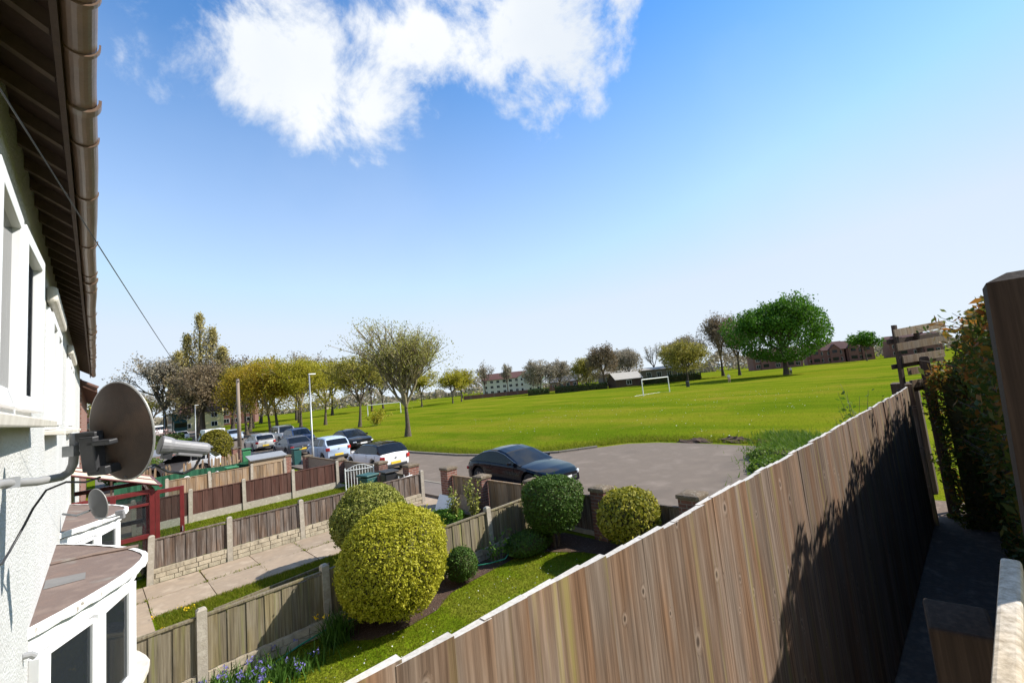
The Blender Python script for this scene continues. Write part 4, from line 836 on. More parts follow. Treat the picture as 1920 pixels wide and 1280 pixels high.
def shrub(name, label, c, rx, ry, rz, m_, n, size, seed, cat='shrub', amp=.07, flat=0, stems=0, grp=None, jit=.9, zmin=.03, power=2.0):
    r_ = np.random.default_rng(seed); t = thing(name, label, cat, (c[0], c[1], 0), grp)
    d = unit(r_.normal(size=(n, 3))); d[:, 2] = np.where(d[:, 2] < -.75, -d[:, 2], d[:, 2])
    lum = lump(d, seed, amp); fine = 1+.035*np.sin(d[:, 0]*23+seed)*np.sin(d[:, 1]*21)*np.sin(d[:, 2]*19)
    # superellipsoid for boxier clipped forms
    if power != 2.0: sup = (np.sum(np.abs(d)**power, 1))**(-1/power); d2 = d*sup[:, None]
    else: d2 = d
    depth = 1-np.abs(r_.normal(size=n))*.07
    P = np.array(c)+d2*np.array([rx, ry, rz])*(lum*fine*depth)[:, None]; k = P[:, 2] > zmin; P = P[k]; d = d[k]
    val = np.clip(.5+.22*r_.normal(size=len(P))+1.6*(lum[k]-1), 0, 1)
    sh = r_.integers(0, len(P), max(40, n//220)); S0 = P[sh]; sd = unit(d[sh]+.4*r_.normal(size=(len(sh), 3))+np.array([0, 0, .35])); ln = size*r_.uniform(1.5, 5, len(sh))
    SP = np.concatenate([S0+sd*(ln*f_)[:, None]+r_.normal(size=S0.shape)*size*.35 for f_ in (.2, .4, .6, .8, 1.0)]); P = np.concatenate([P, SP]); d = np.concatenate([d]+[sd]*5); val = np.concatenate([val, np.clip(.7+.2*r_.normal(size=len(SP)), 0, 1)])
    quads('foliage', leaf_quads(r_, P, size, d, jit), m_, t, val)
    dd = unit(np.random.default_rng(seed+1).normal(size=(1,3)))
    q = MB(); q.lathe([(math.sin(a)*.88, -math.cos(a)*.88) for a in np.linspace(.05, math.pi-.05, 14)], (0, 0, 0), 20)
    V = np.array(q.v); dv = unit(V); L_ = lump(dv, seed, amp)
    if power != 2.0: V = dv*((np.sum(np.abs(dv)**power, 1))**(-1/power)*.88)[:, None]
    V = np.array(c)+V*L_[:, None]*np.array([rx, ry, rz]); V[:, 2] = np.maximum(V[:, 2], zmin); q.v = [tuple(v) for v in V]
    q.build('twigs', M['core'], t, smooth=True)
    if stems or c[2]-rz > .05:
        s_ = MB()
        for i in range(max(stems, 3)): a = i*2.1+seed; s_.tube([(c[0]+.06*math.cos(a), c[1]+.06*math.sin(a), 0), (c[0]+.12*math.cos(a), c[1]+.12*math.sin(a), max(.2, c[2]-rz*.6))], [.03, .022], 6)
        s_.build('stem', M['trunk'], t)
    return t
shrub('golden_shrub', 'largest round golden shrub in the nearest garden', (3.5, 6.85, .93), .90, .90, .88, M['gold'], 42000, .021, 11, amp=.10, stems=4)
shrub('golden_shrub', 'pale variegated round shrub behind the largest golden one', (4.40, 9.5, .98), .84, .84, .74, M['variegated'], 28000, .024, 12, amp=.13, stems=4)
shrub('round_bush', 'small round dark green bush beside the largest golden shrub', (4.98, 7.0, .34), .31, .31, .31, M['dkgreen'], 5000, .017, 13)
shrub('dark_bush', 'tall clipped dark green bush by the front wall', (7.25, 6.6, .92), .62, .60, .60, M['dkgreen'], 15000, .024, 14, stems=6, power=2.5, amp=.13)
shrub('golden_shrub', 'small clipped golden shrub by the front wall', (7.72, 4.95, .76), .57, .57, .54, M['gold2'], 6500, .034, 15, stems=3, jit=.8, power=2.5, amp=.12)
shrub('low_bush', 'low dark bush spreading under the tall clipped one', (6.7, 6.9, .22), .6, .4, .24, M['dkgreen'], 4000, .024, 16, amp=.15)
shrub('golden_conifer', 'rounded golden conifer beside the far driveway', (6.35, 38.5, 1.2), 1.15, 1.15, 1.35, M['conifer'], 7000, .06, 17, 'conifer', .1)
# photinia hedge over the alley
def hedge_box(name, label, x0, x1, y0, y1, z0, z1, m_, n, size, seed, cat='hedge', rough=.12, parent=None, ang=0, core=True, round_top=True):
    r_ = np.random.default_rng(seed); t = thing(name, label, cat, ((x0+x1)/2, (y0+y1)/2, 0))
    u = r_.uniform(-1, 1, (n, 3)); ax = r_.integers(0, 3, n); sg = np.sign(r_.uniform(-1, 1, n)); ax = np.where((ax == 2) & (sg < 0), 1, ax)
    # weight faces by area
    u[np.arange(n), ax] = sg; nr = np.zeros((n, 3)); nr[np.arange(n), ax] = sg
    c = np.array([(x0+x1)/2, (y0+y1)/2, (z0+z1)/2]); h = np.array([(x1-x0)/2, (y1-y0)/2, (z1-z0)/2])
    P = c+u*h; wob = rough*(np.sin(P[:, 0]*2.3+seed)+np.sin(P[:, 0]*5.1+P[:, 2]*3.3)+np.sin(P[:, 1]*7+P[:, 2]*4.7))*.5
    P += nr*(wob-np.abs(r_.normal(size=n))*rough*.9)[:, None]
    quads('foliage', leaf_quads(r_, P, size, nr, 1.1, .45), m_, t, np.clip(r_.beta(1.6, 2.6, n)+.45*np.clip((P[:, 2]-c[2]-.3*h[2])/h[2], 0, 1)*(r_.random(n) < .6), 0, 1))
    if core: q = MB(); i = rough*1.2; q.b2(x0+i, x1-i, y0+i, y1-i, z0, z1-i); q.build('twigs', M['core'], t)
    return t
hedge_box('photinia_hedge', 'tall photinia hedge with orange young leaves over the alley', 5.4, 12.4, -1.4, -.20, .3, 3.95, M['photinia'], 40000, .045, 21, rough=.13)
hedge_box('evergreen_shrub', 'dark evergreen shrub closing the far end of the alley', 11.9, 13.3, -.7, .42, 0, 3.05, M['photinia'], 9000, .05, 22, 'shrub', .16)
r_ = np.random.default_rng(5)
# loose leafy sprays rising above and out of the hedge
t = thing('leafy_spray', 'leafy twigs spilling from the photinia hedge beside the slatted screen', 'shrub', (11.5, .1, 0))
st = MB(); C = []
for i in range(46):
    x = r_.uniform(8.5, 12.6); y = r_.uniform(-.5, -.12); z = r_.uniform(1.5, 3.7); e = Vector((x+r_.normal()*.2, y+abs(r_.normal())*.28, z+.2+r_.random()*.35)); st.tube([(x, y-.2, z), tuple(e)], [.008, .004], 4)
    for k in range(26): s_ = r_.random(); C.append((x+(e.x-x)*s_+r_.normal()*.07, y+(e.y-y)*s_+r_.normal()*.07, z+(e.z-z)*s_+r_.normal()*.08))
st.build('twig', M['twig'], t)['kind'] = 'stuff'; quads('foliage', leaf_quads(r_, np.array(C), .055, None, 1, .45), M['photinia'], t, r_.beta(1.5, 1.8, len(C)))
t = thing('overhanging_twigs', 'sparse leafy twigs above the tall gate post', 'branch', (3.2, -.5, 3.4)); st = MB(); C = []
for i in range(16):
    a = Vector((3.2+r_.normal()*.3, -.55+r_.normal()*.1, 3.6)); b = a+Vector((.5+r_.normal()*.25, .04+r_.normal()*.10, .25+r_.random()*.35)); st.tube([tuple(a), tuple((a+b)/2+Vector((.03, 0, 0))), tuple(b)], [.008, .006, .003], 4)
    for k in range(26): s_ = .4+.6*r_.random(); C.append(tuple(a+(b-a)*s_+Vector((r_.normal()*.03, r_.normal()*.03, r_.normal()*.03))))
st.build('twig', M['twig'], t)['kind'] = 'stuff'; quads('foliage', leaf_quads(r_, np.array(C), .022, None, 1, .5), M['dkgreen'], t)
# bramble by the fence top and beside the weeds
def spray(name, label, base, n, h, spread, m_, ls, seed, cat='plant', upright=True, lpc=18):
    r_ = np.random.default_rng(seed); t = thing(name, label, cat, base); st = MB(); C = []
    for i in range(n):
        a = Vector(base)+Vector((r_.normal()*spread*.3, r_.normal()*spread*.3, 0)); b = Vector(base)+Vector((r_.normal()*spread, r_.normal()*spread, h*(.6+.5*r_.random()))); mid = (a+b)/2+Vector((0, 0, h*.12)); st.tube([tuple(a), tuple(mid), tuple(b)], [.010, .007, .003], 4)
        for k in range(lpc): s_ = .2+.8*r_.random(); p = a+(b-a)*s_; C.append((p.x+r_.normal()*ls, p.y+r_.normal()*ls, max(.02, p.z+r_.normal()*ls)))
    st.build('stem', M['twig'], t)['kind'] = 'stuff'; quads('foliage', leaf_quads(r_, np.array(C), ls, None, 1, .55), m_, t)
    return t
spray('bramble', 'bramble sprays growing above the far end of the tall fence', (14.5, 2.0, 0), 14, 2.5, .6, M['rough'], .06, 31)
for i, (x, y, h) in enumerate([(14.5, 4.0, .9), (16.2, 4.6, .8), (18.2, 5.2, .7), (13.6, 3.2, 1.2)]):
    shrub('weed_clump', ['rounded weed clump nearest the tarmac corner', 'middle weed clump beside the tarmac', 'weed clump farthest along the tarmac edge', 'taller weed clump close behind the tall fence'][i], (x, y, h*.12), 1.1, .7, h*.36, M['rough'], 2400, .05, 40+i, 'weeds', .55, grp='weeds beside the turning head', jit=1.5)
spray('young_shrub', 'small bright green shrub by the concrete post', (5.95, 7.12, 0), 12, .62, .17, M['bright'], .035, 51)
spray('upright_shrub', 'yellow-green upright shrub beside the front wall', (7.35, 9.55, 0), 12, 1.15, .12, M['variegated'], .035, 52, lpc=46)
spray('upright_shrub', 'second yellow-green upright shrub nearer the pale board', (7.1, 10.1, 0), 10, .95, .10, M['variegated'], .035, 53, lpc=46)
shrub('leafy_plant', 'lush low green plant beside the paved gateway', (6.75, 10.35, .16), .75, .42, .22, M['bright'], 4200, .04, 54, 'plant', .25, jit=1.4)
shrub('leafy_plant', 'yellowish low plant left of the lush green one', (6.0, 10.9, .10), .35, .3, .14, M['variegated'], 1200, .03, 55, 'plant', .25, jit=1.4)
# bluebells and daffodils by the nearest fence
M['blue'] = leafmat('bluebell_petals', [(.16, .14, .40), (.26, .24, .55)], .3); M['yellow'] = leafmat('daffodil_petals', [(.75, .45, .01), (.85, .62, .02)], .2); M['daisy'] = leafmat('daisy_petals', [(.8, .8, .75), (.75, .75, .7)], .2); M['strap'] = leafmat('strap_leaves', [(.04, .10, .012), (.07, .15, .02), (.10, .19, .03)], .3)
def clump(name, label, c, rx, ry, nleaf, nf, h, fm, fs, seed, cat='flowers'):
    r_ = np.random.default_rng(seed); t = thing(name, label, cat, c)
    def bl(n, hh, w):
        P = np.array(c)+np.stack([r_.normal(size=n)*rx, r_.normal(size=n)*ry, 0*np.ones(n)], 1); a = r_.uniform(0, 6.28, n); d = np.stack([np.cos(a), np.sin(a), 0*a], 1)*w; top = P+np.stack([r_.normal(size=n)*.3*hh, r_.normal(size=n)*.3*hh, hh*(.6+.6*r_.random(n))], 1); mid = (P+top)/2+np.array([0, 0, hh*.18])
        return np.concatenate([np.stack([P-d, P+d, mid+d*.8, mid-d*.8], 1), np.stack([mid-d*.8, mid+d*.8, top+d*.05, top-d*.05], 1)])
    quads('leaves', bl(nleaf, h, .008), M['strap'], t)
    C = []
    for i in range(nf):
        p = np.array(c)+np.array([r_.normal()*rx, r_.normal()*ry, h*(.75+.4*r_.random())])
        for k in range(9): C.append(p+r_.normal(size=3)*fs)
    quads('flower', leaf_quads(r_, np.array(C), fs*.9), fm, t)
clump('bluebells', 'clump of bluebells by the nearest fence', (1.35, 6.85, .01), .33, .22, 900, 34, .26, M['blue'], .02, 61)
clump('bluebells', 'smaller bluebells under the nearest concrete post', (.85, 7.1, .01), .25, .12, 400, 14, .24, M['blue'], .02, 62)
clump('bluebells', 'few bluebells growing out on the lawn edge', (2.0, 6.75, .01), .2, .1, 160, 7, .2, M['blue'], .018, 66)
clump('daffodils', 'leafy daffodil clump beside the second concrete post', (2.62, 7.05, .01), .10, .08, 240, 2, .42, M['yellow'], .025, 63)
for i, (x, y, lb) in enumerate([(1.55, 6.55, 'yellow flower among the bluebells'), (1.75, 6.25, 'lone yellow flower on the lawn near the bluebells'), (1.75, 7.2, 'yellow flower at the foot of the stone base')]): clump('dandelion', lb, (x, y, .01), .02, .02, 14, 1, .14, M['yellow'], .018, 70+i, 'flower')
for i, (x, y, lb) in enumerate([(1.05, 10.7, 'yellow flowers on the grass beside the slab path'), (1.1, 9.8, 'yellow flowers nearer the fence on the rough grass')]): clump('dandelions', lb, (x, y, .01), .16, .12, 30, 6, .06, M['yellow'], .018, 80+i)
P = np.stack([rg.uniform(1, 7, 260), rg.uniform(4.0, 6.6, 260), np.full(260, .055)], 1); struct(quads('daisies', leaf_quads(rg, P, .009, np.tile([0, 0, 1.], (260, 1)), .3, 1), M['daisy']), 'scattered daisies on the lawn', 'stuff')
P = np.stack([rg.uniform(22, 60, 500), rg.uniform(8, 40, 500), np.full(500, .07)], 1); struct(quads('daisies', leaf_quads(rg, P, .03, np.tile([0, 0, 1.], (500, 1)), .3, 1), M['daisy']), 'scattered daisies on the playing field', 'stuff')
# hose along the fence foot
q = MB(); q.tube([(1.55, 7.05, .05), (1.8, 7.2, .07), (2.2, 7.33, .09), (2.6, 7.36, .12), (3.0, 7.33, .10), (3.6, 7.36, .06)], .013, 8); tag(q.build('garden_hose', M['hose'], smooth=True), 'green garden hose along the foot of the nearest fence', 'hose')
q = MB(); q.tube([(5.3, 7.2, .14), (5.7, 7.05, .10), (6.0, 6.9, .12), (6.3, 7.0, .2), (6.45, 7.15, .3)], .012, 8); tag(q.build('garden_hose', M['hose'], smooth=True), 'short green hose around the small bright shrub', 'hose')
# ---------------------------------------------------------------- cars
def interp(tab, x): return float(np.interp(x, [p[0] for p in tab], [p[1] for p in tab]))
def car(label, loc, rz, L, W, deck, roof, wb, wr, col, plate, kind='hatch', roofmat=None, ground=.17, group='cars parked along the road', rails=False, name='parked_car', cat='car', metal=.0):
    """x runs from the nose (0) to the tail (L); deck = bonnet/belt/boot line, roof = glasshouse line"""
    t = thing(name, label, cat, loc, group, rz)
    body_m = paint('paint_'+label[:18].replace(' ', '_'), col, metal); rm = roofmat or body_m
    xs = np.arange(0, L+.001, L/64); hw = W/2
    def plan(x):
        f = min(1, x/.75); r_ = min(1, (L-x)/.6); return hw*(.74+.26*(1-(1-f)**2.4))*(.80+.20*(1-(1-r_)**2.6))
    rows = []
    for x in xs:
        w = plan(x); zt = interp(deck, x); zb = ground+.03+.10*max(0, 1-x/.5)**2+.12*max(0, 1-(L-x)/.5)**2; zs = zb
        for xw in wb:
            ra = wr+.07
            if abs(x-xw) < ra: zs = max(zs, wr+math.sqrt(max(0, ra*ra-(x-xw)**2)))
        zs = min(zs, zt-.12); zm = max(zs+.02, zt*.58)
        rows.append([(x, 0, zs if zs > zb+.01 else zb), (x, w*.80, zs), (x, w*.975, zs+.01), (x, w*1.0, max(zm, zs+.03)), (x, w*.985, zt-.09), (x, w*.93, zt-.025), (x, w*.80, zt), (x, 0, zt+.025)])
    q = MB(); nr = 8
    def full(r_): return r_+[(p[0], -p[1], p[2]) for p in r_[-2:0:-1]]
    R_ = [full(r_) for r_ in rows]; nn = len(R_[0])
    for r_ in R_: q.v += [(p[0]-L/2, p[1], p[2]) for p in r_]
    for i in range(len(R_)-1):
        for k in range(nn):
            k2 = (k+1) % nn; q.f.append((i*nn+k, (i+1)*nn+k, (i+1)*nn+k2, i*nn+k2)); q.m.append(1 if k in (0, nn-1) else 0)
    q.f.append(tuple(range(nn))); q.f.append(tuple((len(R_)-1)*nn+k for k in range(nn-1, -1, -1))); q.m += [0, 0]
    bo = q.build('body', [body_m, M['black']], t, smooth=True, world=False)
    for p in bo.data.polygons:
        if p.area < 0 : pass
    m_ = bo.modifiers.new('split', 'EDGE_SPLIT'); m_.split_angle = R(38)
    # glasshouse
    x0, x1 = roof[0][0], roof[-1][0]; hi = max(z for _, z in roof); flat = [x for x, z in roof if z > hi-.10]; xa, xc = flat[0], flat[-1]
    gs = np.linspace(x0, x1, 40); G = []
    for x in gs:
        zb = interp(deck, x)-.01; zr = max(interp(roof, x), zb+.012); hfrac = (zr-zb)/(hi-zb); wb_ = plan(x)*.94; wt = hw*(.94-.20*hfrac)*min(1, plan(x)/hw+.02)
        G.append([(x, wb_, zb), (x, wt+(wb_-wt)*.12, zb+(zr-zb)*.86), (x, wt*.90, zr-.012*hfrac), (x, wt*.5, zr+.012*hfrac), (x, 0, zr+.018*hfrac)])
    parts = {'windscreen': MB(), 'rear_window': MB(), 'side_window': MB(), 'side_window.': MB(), 'roof': MB()}
    pill = [x0+.35*(xa-x0), (xa+xc)/2+.08] + ([xc-.02] if kind != 'coupe' else [])
    def addq(key, *pp): parts[key].quad(*[(p[0]-L/2, p[1], p[2]) for p in pp])
    for i in range(len(G)-1):
        a, b = G[i], G[i+1]; xm = (gs[i]+gs[i+1])/2
        for sgn in (1, -1):
            mir = lambda p: (p[0], p[1]*sgn, p[2])
            for k in range(4):
                P4 = [mir(a[k]), mir(b[k]), mir(b[k+1]), mir(a[k+1])]
                if sgn < 0: P4 = P4[::-1]
                hgt = (a[1][2]-a[0][2]+b[1][2]-b[0][2])/2
                if k == 0:
                    isp = any(abs(xm-p) < .035 for p in pill) or hgt < .10 or xm > x1-(.30 if kind in ('hatch', 'suv') else .16)
                    addq('roof' if isp else ('side_window' if sgn > 0 else 'side_window.'), *P4)
                elif k == 1: addq('roof', *P4)
                else: addq('windscreen' if xm < xa-.02 else ('rear_window' if xm > xc+.05 else 'roof'), *P4)
    parts['roof'].quad(*[(p[0]-L/2, p[1], p[2]) for p in G[-1]]); parts['roof'].quad(*[(p[0]-L/2, -p[1], p[2]) for p in G[-1]][::-1])
    for k, mb in parts.items():
        if not mb.v: continue
        mt = rm if k == 'roof' else M['cglass']; o = mb.build(k.strip('.'), mt, t, smooth=True, world=False)
        if k == 'roof': o.modifiers.new('split', 'EDGE_SPLIT').split_angle = R(40)
    # chrome-dark window line
    for sgn in (1, -1):
        q = MB(); q.tube([(p[1][0]-L/2, sgn*(p[1][1]+.008), p[1][2]) for p in G[3:-3]], .010, 4); q.build('window_trim', M['galv'] if kind == 'coupe' else M['black'], t, world=False)
    # wheels
    for xw in wb:
        for sgn in (1, -1):
            y = sgn*(hw-.115); q = MB(); rot = Matrix.Rotation(R(90), 3, 'X')
            q.lathe([(wr*.62, -.10), (wr*.93, -.10), (wr, -.075), (wr, .075), (wr*.93, .10), (wr*.62, .10)], (xw-L/2, y, wr), 24, rot); wo_ = q.build('wheel', M['tyre'], t, smooth=False, world=False)
            q = MB(); q.lathe([(.001, .085), (wr*.16, .088), (wr*.2, .07), (wr*.55, .06), (wr*.64, .095)] if sgn < 0 else [(.001, -.085), (wr*.16, -.088), (wr*.2, -.07), (wr*.55, -.06), (wr*.64, -.095)], (xw-L/2, y, wr), 20, rot)
            for k in range(5):
                an = k*2*math.pi/5; c_ = (xw-L/2+math.cos(an)*wr*.36, y+sgn*.075, wr+math.sin(an)*wr*.36); q.box(c_, (wr*.5, .03, .05), rot=Matrix.Rotation(-an, 3, 'Y'))
            q.build('rim', M['rim'], wo_, world=False)
    # lamps, plates, bumpers, mirrors
    zt = interp(deck, .12); zh = zt-.13
    for sgn in (1, -1):
        q = MB(); q.box((.16-L/2, sgn*(plan(.16)*.80), zh), (.30, .26, .11), rz=sgn*-.55); bev(q.build('headlight', M['lamp'], t, world=False), .03)
        zt2 = interp(deck, L-.05)-.02; th = .20 if kind in ('hatch', 'suv') else .12
        q = MB(); q.box((L-.10-L/2, sgn*(plan(L-.10)*.86), zt2-.10), (.22, .24, th), rz=sgn*.5); bev(q.build('tail_light', M['red'], t, world=False), .03)
        q = MB(); xm = x0+.38; q.box((xm-L/2, sgn*(plan(xm)+.08), interp(deck, xm)+.06), (.10, .17, .11), rz=sgn*.15); bev(q.build('mirror', body_m, t, world=False), .03)
        q = MB(); q.box(((xa+xc)/2+.0-L/2, sgn*(plan(L/2)*1.0+.004), interp(deck, L/2)-.16), (.16, .02, .025)); q.build('door_handle', body_m, t, world=False)
        q = MB(); 
        for xd in (x0+.30, (xa+xc)/2+.06, xc+.10): q.box((xd-L/2, sgn*(plan(xd)*.997), .62), (.008, .01, .52))
        q.build('door_gap', M['black'], t, world=False)
    q = MB(); q.box((.02-L/2, 0, .42), (.06, W*.62, .14)); bev(q.build('grille', M['black'], t, world=False), .02)
    q = MB(); q.box((-.015-L/2, 0, .45), (.012, .52, .11)); q.build('number_plate', M['wplate'], t, world=False)
    q = MB(); q.box((L-.01-L/2, 0, .33), (.08, W*.70, .17)); bev(q.build('rear_bumper_insert', M['black'], t, world=False), .03)
    zp = .46 if kind in ('hatch', 'suv') else .55
    q = MB(); q.box((L+.012-L/2, 0, zp), (.025, .52, .115)); q.build('number_plate', M['yplate'] if plate == 'y' else M['wplate'], t, world=False)
    q = MB(); q.tube([(L+.01-L/2, 0, interp(deck, L-.05)-.13), (L+.025-L/2, 0, interp(deck, L-.05)-.13)], .045, 14); q.build('badge', M['galv'], t, world=False)
    if rails:
        for sgn in (1, -1): q = MB(); q.tube([(xa-L/2+.1, sgn*hw*.68, hi+.02), (xa-L/2+.2, sgn*hw*.68, hi+.05), (xc-L/2-.2, sgn*hw*.68, hi+.05), (xc-L/2-.05, sgn*hw*.68, hi+.01)], .016, 6); q.build('roof_rail', M['galv'], t, world=False)
    return t
UP, DN = R(-90), R(90)      # nose pointing along +Y (away) or -Y (towards the camera end)
HATCH = dict(deck=[(0, .62), (.15, .72), (.5, .84), (1.1, .95), (2.5, .97), (3.7, 1.0), (3.95, .93), (4.05, .80)], roof=[(.95, .95), (1.75, 1.38), (2.1, 1.44), (3.0, 1.44), (3.45, 1.37), (3.92, .98)])
car('white hatchback with black roof parked nearest the front wall', (10.55, 21.6, .006), UP, 4.06, 1.74, [(x, z*.96) for x, z in HATCH['deck']], [(x, z*.955) for x, z in HATCH['roof']], (.78, 3.3), .32, (.80, .80, .80), 'y', roofmat=paint('gloss_black_roof', (.012, .012, .014)))
MINI = dict(deck=[(0, .66), (.15, .78), (.5, .92), (.95, 1.0), (2.5, 1.02), (3.3, 1.05), (3.55, .98), (3.62, .82)], roof=[(.72, 1.0), (1.4, 1.42), (1.7, 1.50), (2.7, 1.50), (3.15, 1.44), (3.5, 1.02)])
car('light blue small hatchback parked behind the white one', (10.85, 29.0, .006), UP, 3.62, 1.68, MINI['deck'], MINI['roof'], (.62, 3.0), .29, (.42, .51, .64), 'y')
SALOON = dict(deck=[(0, .60), (.15, .70), (.6, .82), (1.35, .92), (3.3, .95), (3.7, .97), (4.4, .95), (4.55, .78)], roof=[(1.15, .92), (2.05, 1.36), (2.4, 1.42), (3.1, 1.41), (3.4, 1.34), (4.0, .97)])
car('dark grey saloon parked between light blue and silver cars', (10.9, 36.2, .006), UP, 4.55, 1.78, SALOON['deck'], SALOON['roof'], (.85, 3.65), .32, (.075, .08, .10), 'y', 'saloon', metal=.3)
ESTATE = dict(deck=[(0, .62), (.15, .72), (.5, .84), (1.2, .94), (3.0, .97), (4.1, 1.0), (4.4, .92), (4.5, .8)], roof=[(1.05, .94), (1.9, 1.40), (2.25, 1.47), (3.7, 1.47), (4.0, 1.4), (4.4, 1.0)])
car('silver estate car parked beyond the dark saloon', (11.05, 46.3, .006), UP, 4.5, 1.8, ESTATE['deck'], ESTATE['roof'], (.85, 3.6), .32, (.52, .50, .47), 'y', metal=.4, rails=True)
COUPE = dict(deck=[(0, .60), (.12, .70), (.5, .80), (1.1, .89), (1.6, .93), (3.2, .97), (3.9, .97), (4.45, .90), (4.65, .72)], roof=[(1.35, .91), (2.25, 1.30), (2.7, 1.40), (3.1, 1.40), (3.6, 1.31), (4.35, .95)])
car('dark navy coupe parked outside the nearest garden', (11.1, 11.5, .006), R(88), 4.45, 1.78, [(x*.957, z*.97) for x, z in COUPE['deck']], [(x*.957, z*.97) for x, z in COUPE['roof']], (.84, 3.58), .34, (.005, .006, .010), 'y', 'coupe', ground=.15)
car('black saloon facing the camera beside the grass', (14.55, 34.0, .006), DN, 4.6, 1.82, SALOON['deck'], SALOON['roof'], (.85, 3.65), .33, (.010, .010, .012), 'y', 'saloon')
SUV = dict(deck=[(0, .85), (.08, .98), (.3, 1.06), (1.2, 1.12), (3.0, 1.15), (4.0, 1.16), (4.2, 1.1), (4.25, .9)], roof=[(1.1, 1.12), (1.5, 1.66), (1.8, 1.75), (3.6, 1.76), (4.0, 1.72), (4.22, 1.18)])
car('silver boxy off-roader facing the camera', (14.35, 50.2, .006), DN, 4.3, 1.82, SUV['deck'], SUV['roof'], (.8, 3.4), .38, (.46, .45, .44), 'y', 'suv', ground=.28, metal=.3, rails=True)
SUV2 = dict(deck=[(0, .7), (.1, .84), (.5, .95), (1.2, 1.03), (3.0, 1.06), (4.0, 1.08), (4.25, 1.0), (4.3, .85)], roof=[(1.0, 1.03), (1.7, 1.52), (2.0, 1.6), (3.4, 1.6), (3.85, 1.52), (4.22, 1.1)])
car('dark blue car half hidden behind the lamp post', (13.75, 43.8, .006), DN, 4.3, 1.8, SUV2['deck'], SUV2['roof'], (.8, 3.4), .35, (.03, .055, .13), 'y', 'suv', ground=.2)
car('pale blue-grey hatchback far up the road facing the camera', (13.2, 68.0, .006), DN, 4.06, 1.76, HATCH['deck'], HATCH['roof'], (.78, 3.3), .32, (.35, .42, .52), 'y')
car('silver car standing on the far driveway', (3.9, 34.3, .01), R(-20), 4.06, 1.76, HATCH['deck'], HATCH['roof'], (.78, 3.3), .32, (.55, .58, .62), 'y')
car('white car far off at the end of the road', (10.5, 92, .006), DN, 4.06, 1.76, HATCH['deck'], HATCH['roof'], (.78, 3.3), .32, (.75, .75, .75), 'y')
car('small white car farthest along the left of the road', (7.6, 128, .006), DN, 4.06, 1.76, HATCH['deck'], HATCH['roof'], (.78, 3.3), .32, (.8, .8, .8), 'y')
def van(label, loc, rz, L, W, H_, m_, low, name='van', cat='van'):
    t = thing(name, label, cat, loc, 'vans and lorries up the road', rz); q = MB()
    prof = [(0, .45), (.05, .95), (.75, 1.15), (1.35, H_-.1), (1.7, H_), (L, H_), (L, .4)]
    for y, s in ((-W/2, 1), (W/2, -1)): q.quad(*[(x-L/2, y, z) for x, z in prof][::s])
    for a, b in zip(prof, prof[1:]+prof[:1]): q.quad((a[0]-L/2, -W/2, a[1]), (a[0]-L/2, W/2, a[1]), (b[0]-L/2, W/2, b[1]), (b[0]-L/2, -W/2, b[1]))
    bev(q.build('body', m_, t, world=False), .06)
    q = MB(); q.box((1.07-L/2-.02, 0, (1.15+H_-.1)/2), (.02, W*.86, .85), rot=Matrix.Rotation(R(-52+90-38), 3, 'Y') @ Matrix.Rotation(math.atan2(.6, H_-1.25), 3, 'Y')); q.build('windscreen', M['cglass'], t, world=False)
    for s in (1, -1):
        q = MB(); q.box((1.7-L/2, s*(W/2+.004), H_*.70), (.8, .012, .5)); q.build('side_window', M['cglass'], t, world=False)
        q = MB(); q.box((L-L/2+.01, s*W*.44, .9), (.03, .12, .4)); q.build('tail_light', M['red'], t, world=False)
        q = MB(); q.box((L/2+.008, s*W*.22, H_*.72), (.012, W*.32, .45)); q.build('rear_window', M['cglass'], t, world=False)
        for xw in (.85, L-.9):
            q = MB(); q.lathe([(.15, -.1), (.34, -.1), (.34, .1), (.15, .1), (.001, .09)], (xw-L/2, s*(W/2-.1), .34), 18, Matrix.Rotation(R(90), 3, 'X')); q.build('wheel', M['tyre'], t, world=False)
    return t
van('white van parked beside the golden conifer', (9.85, 62, .006), UP, 4.6, 1.9, 2.0, M['white'], 0)
van('white van far up the road', (11.2, 137, .006), DN, 5.2, 2.0, 2.4, M['white'], 0)
lo = thing('lorry', 'dark teal lorry far up the road', 'lorry', (13.2, 122, 0), 'vans and lorries up the road')
M['teal'] = paint('teal_lorry_paint', (.02, .085, .09)); q = MB(); q.b2(11.9, 14.4, 119, 127, .9, 4.6); q.build('cargo_box', M['teal'], lo)
q = MB(); q.b2(12.0, 14.3, 116.8, 118.9, .6, 3.0); bev(q.build('cab', M['teal'], lo), .12); q = MB(); q.b2(12.15, 14.15, 116.76, 116.8, 1.7, 2.6); q.build('windscreen', M['cglass'], lo); q = MB(); q.b2(12.1, 14.2, 116.6, 116.75, .5, .95); q.build('bumper', M['white'], lo)
for x in (12.1, 14.1):
    for y in (117.6, 121, 125): q = MB(); q.lathe([(.15, -.15), (.48, -.15), (.48, .15), (.15, .15)], (x, y, .48), 16, Matrix.Rotation(R(90), 3, 'Y')); q.build('wheel', M['tyre'], lo)
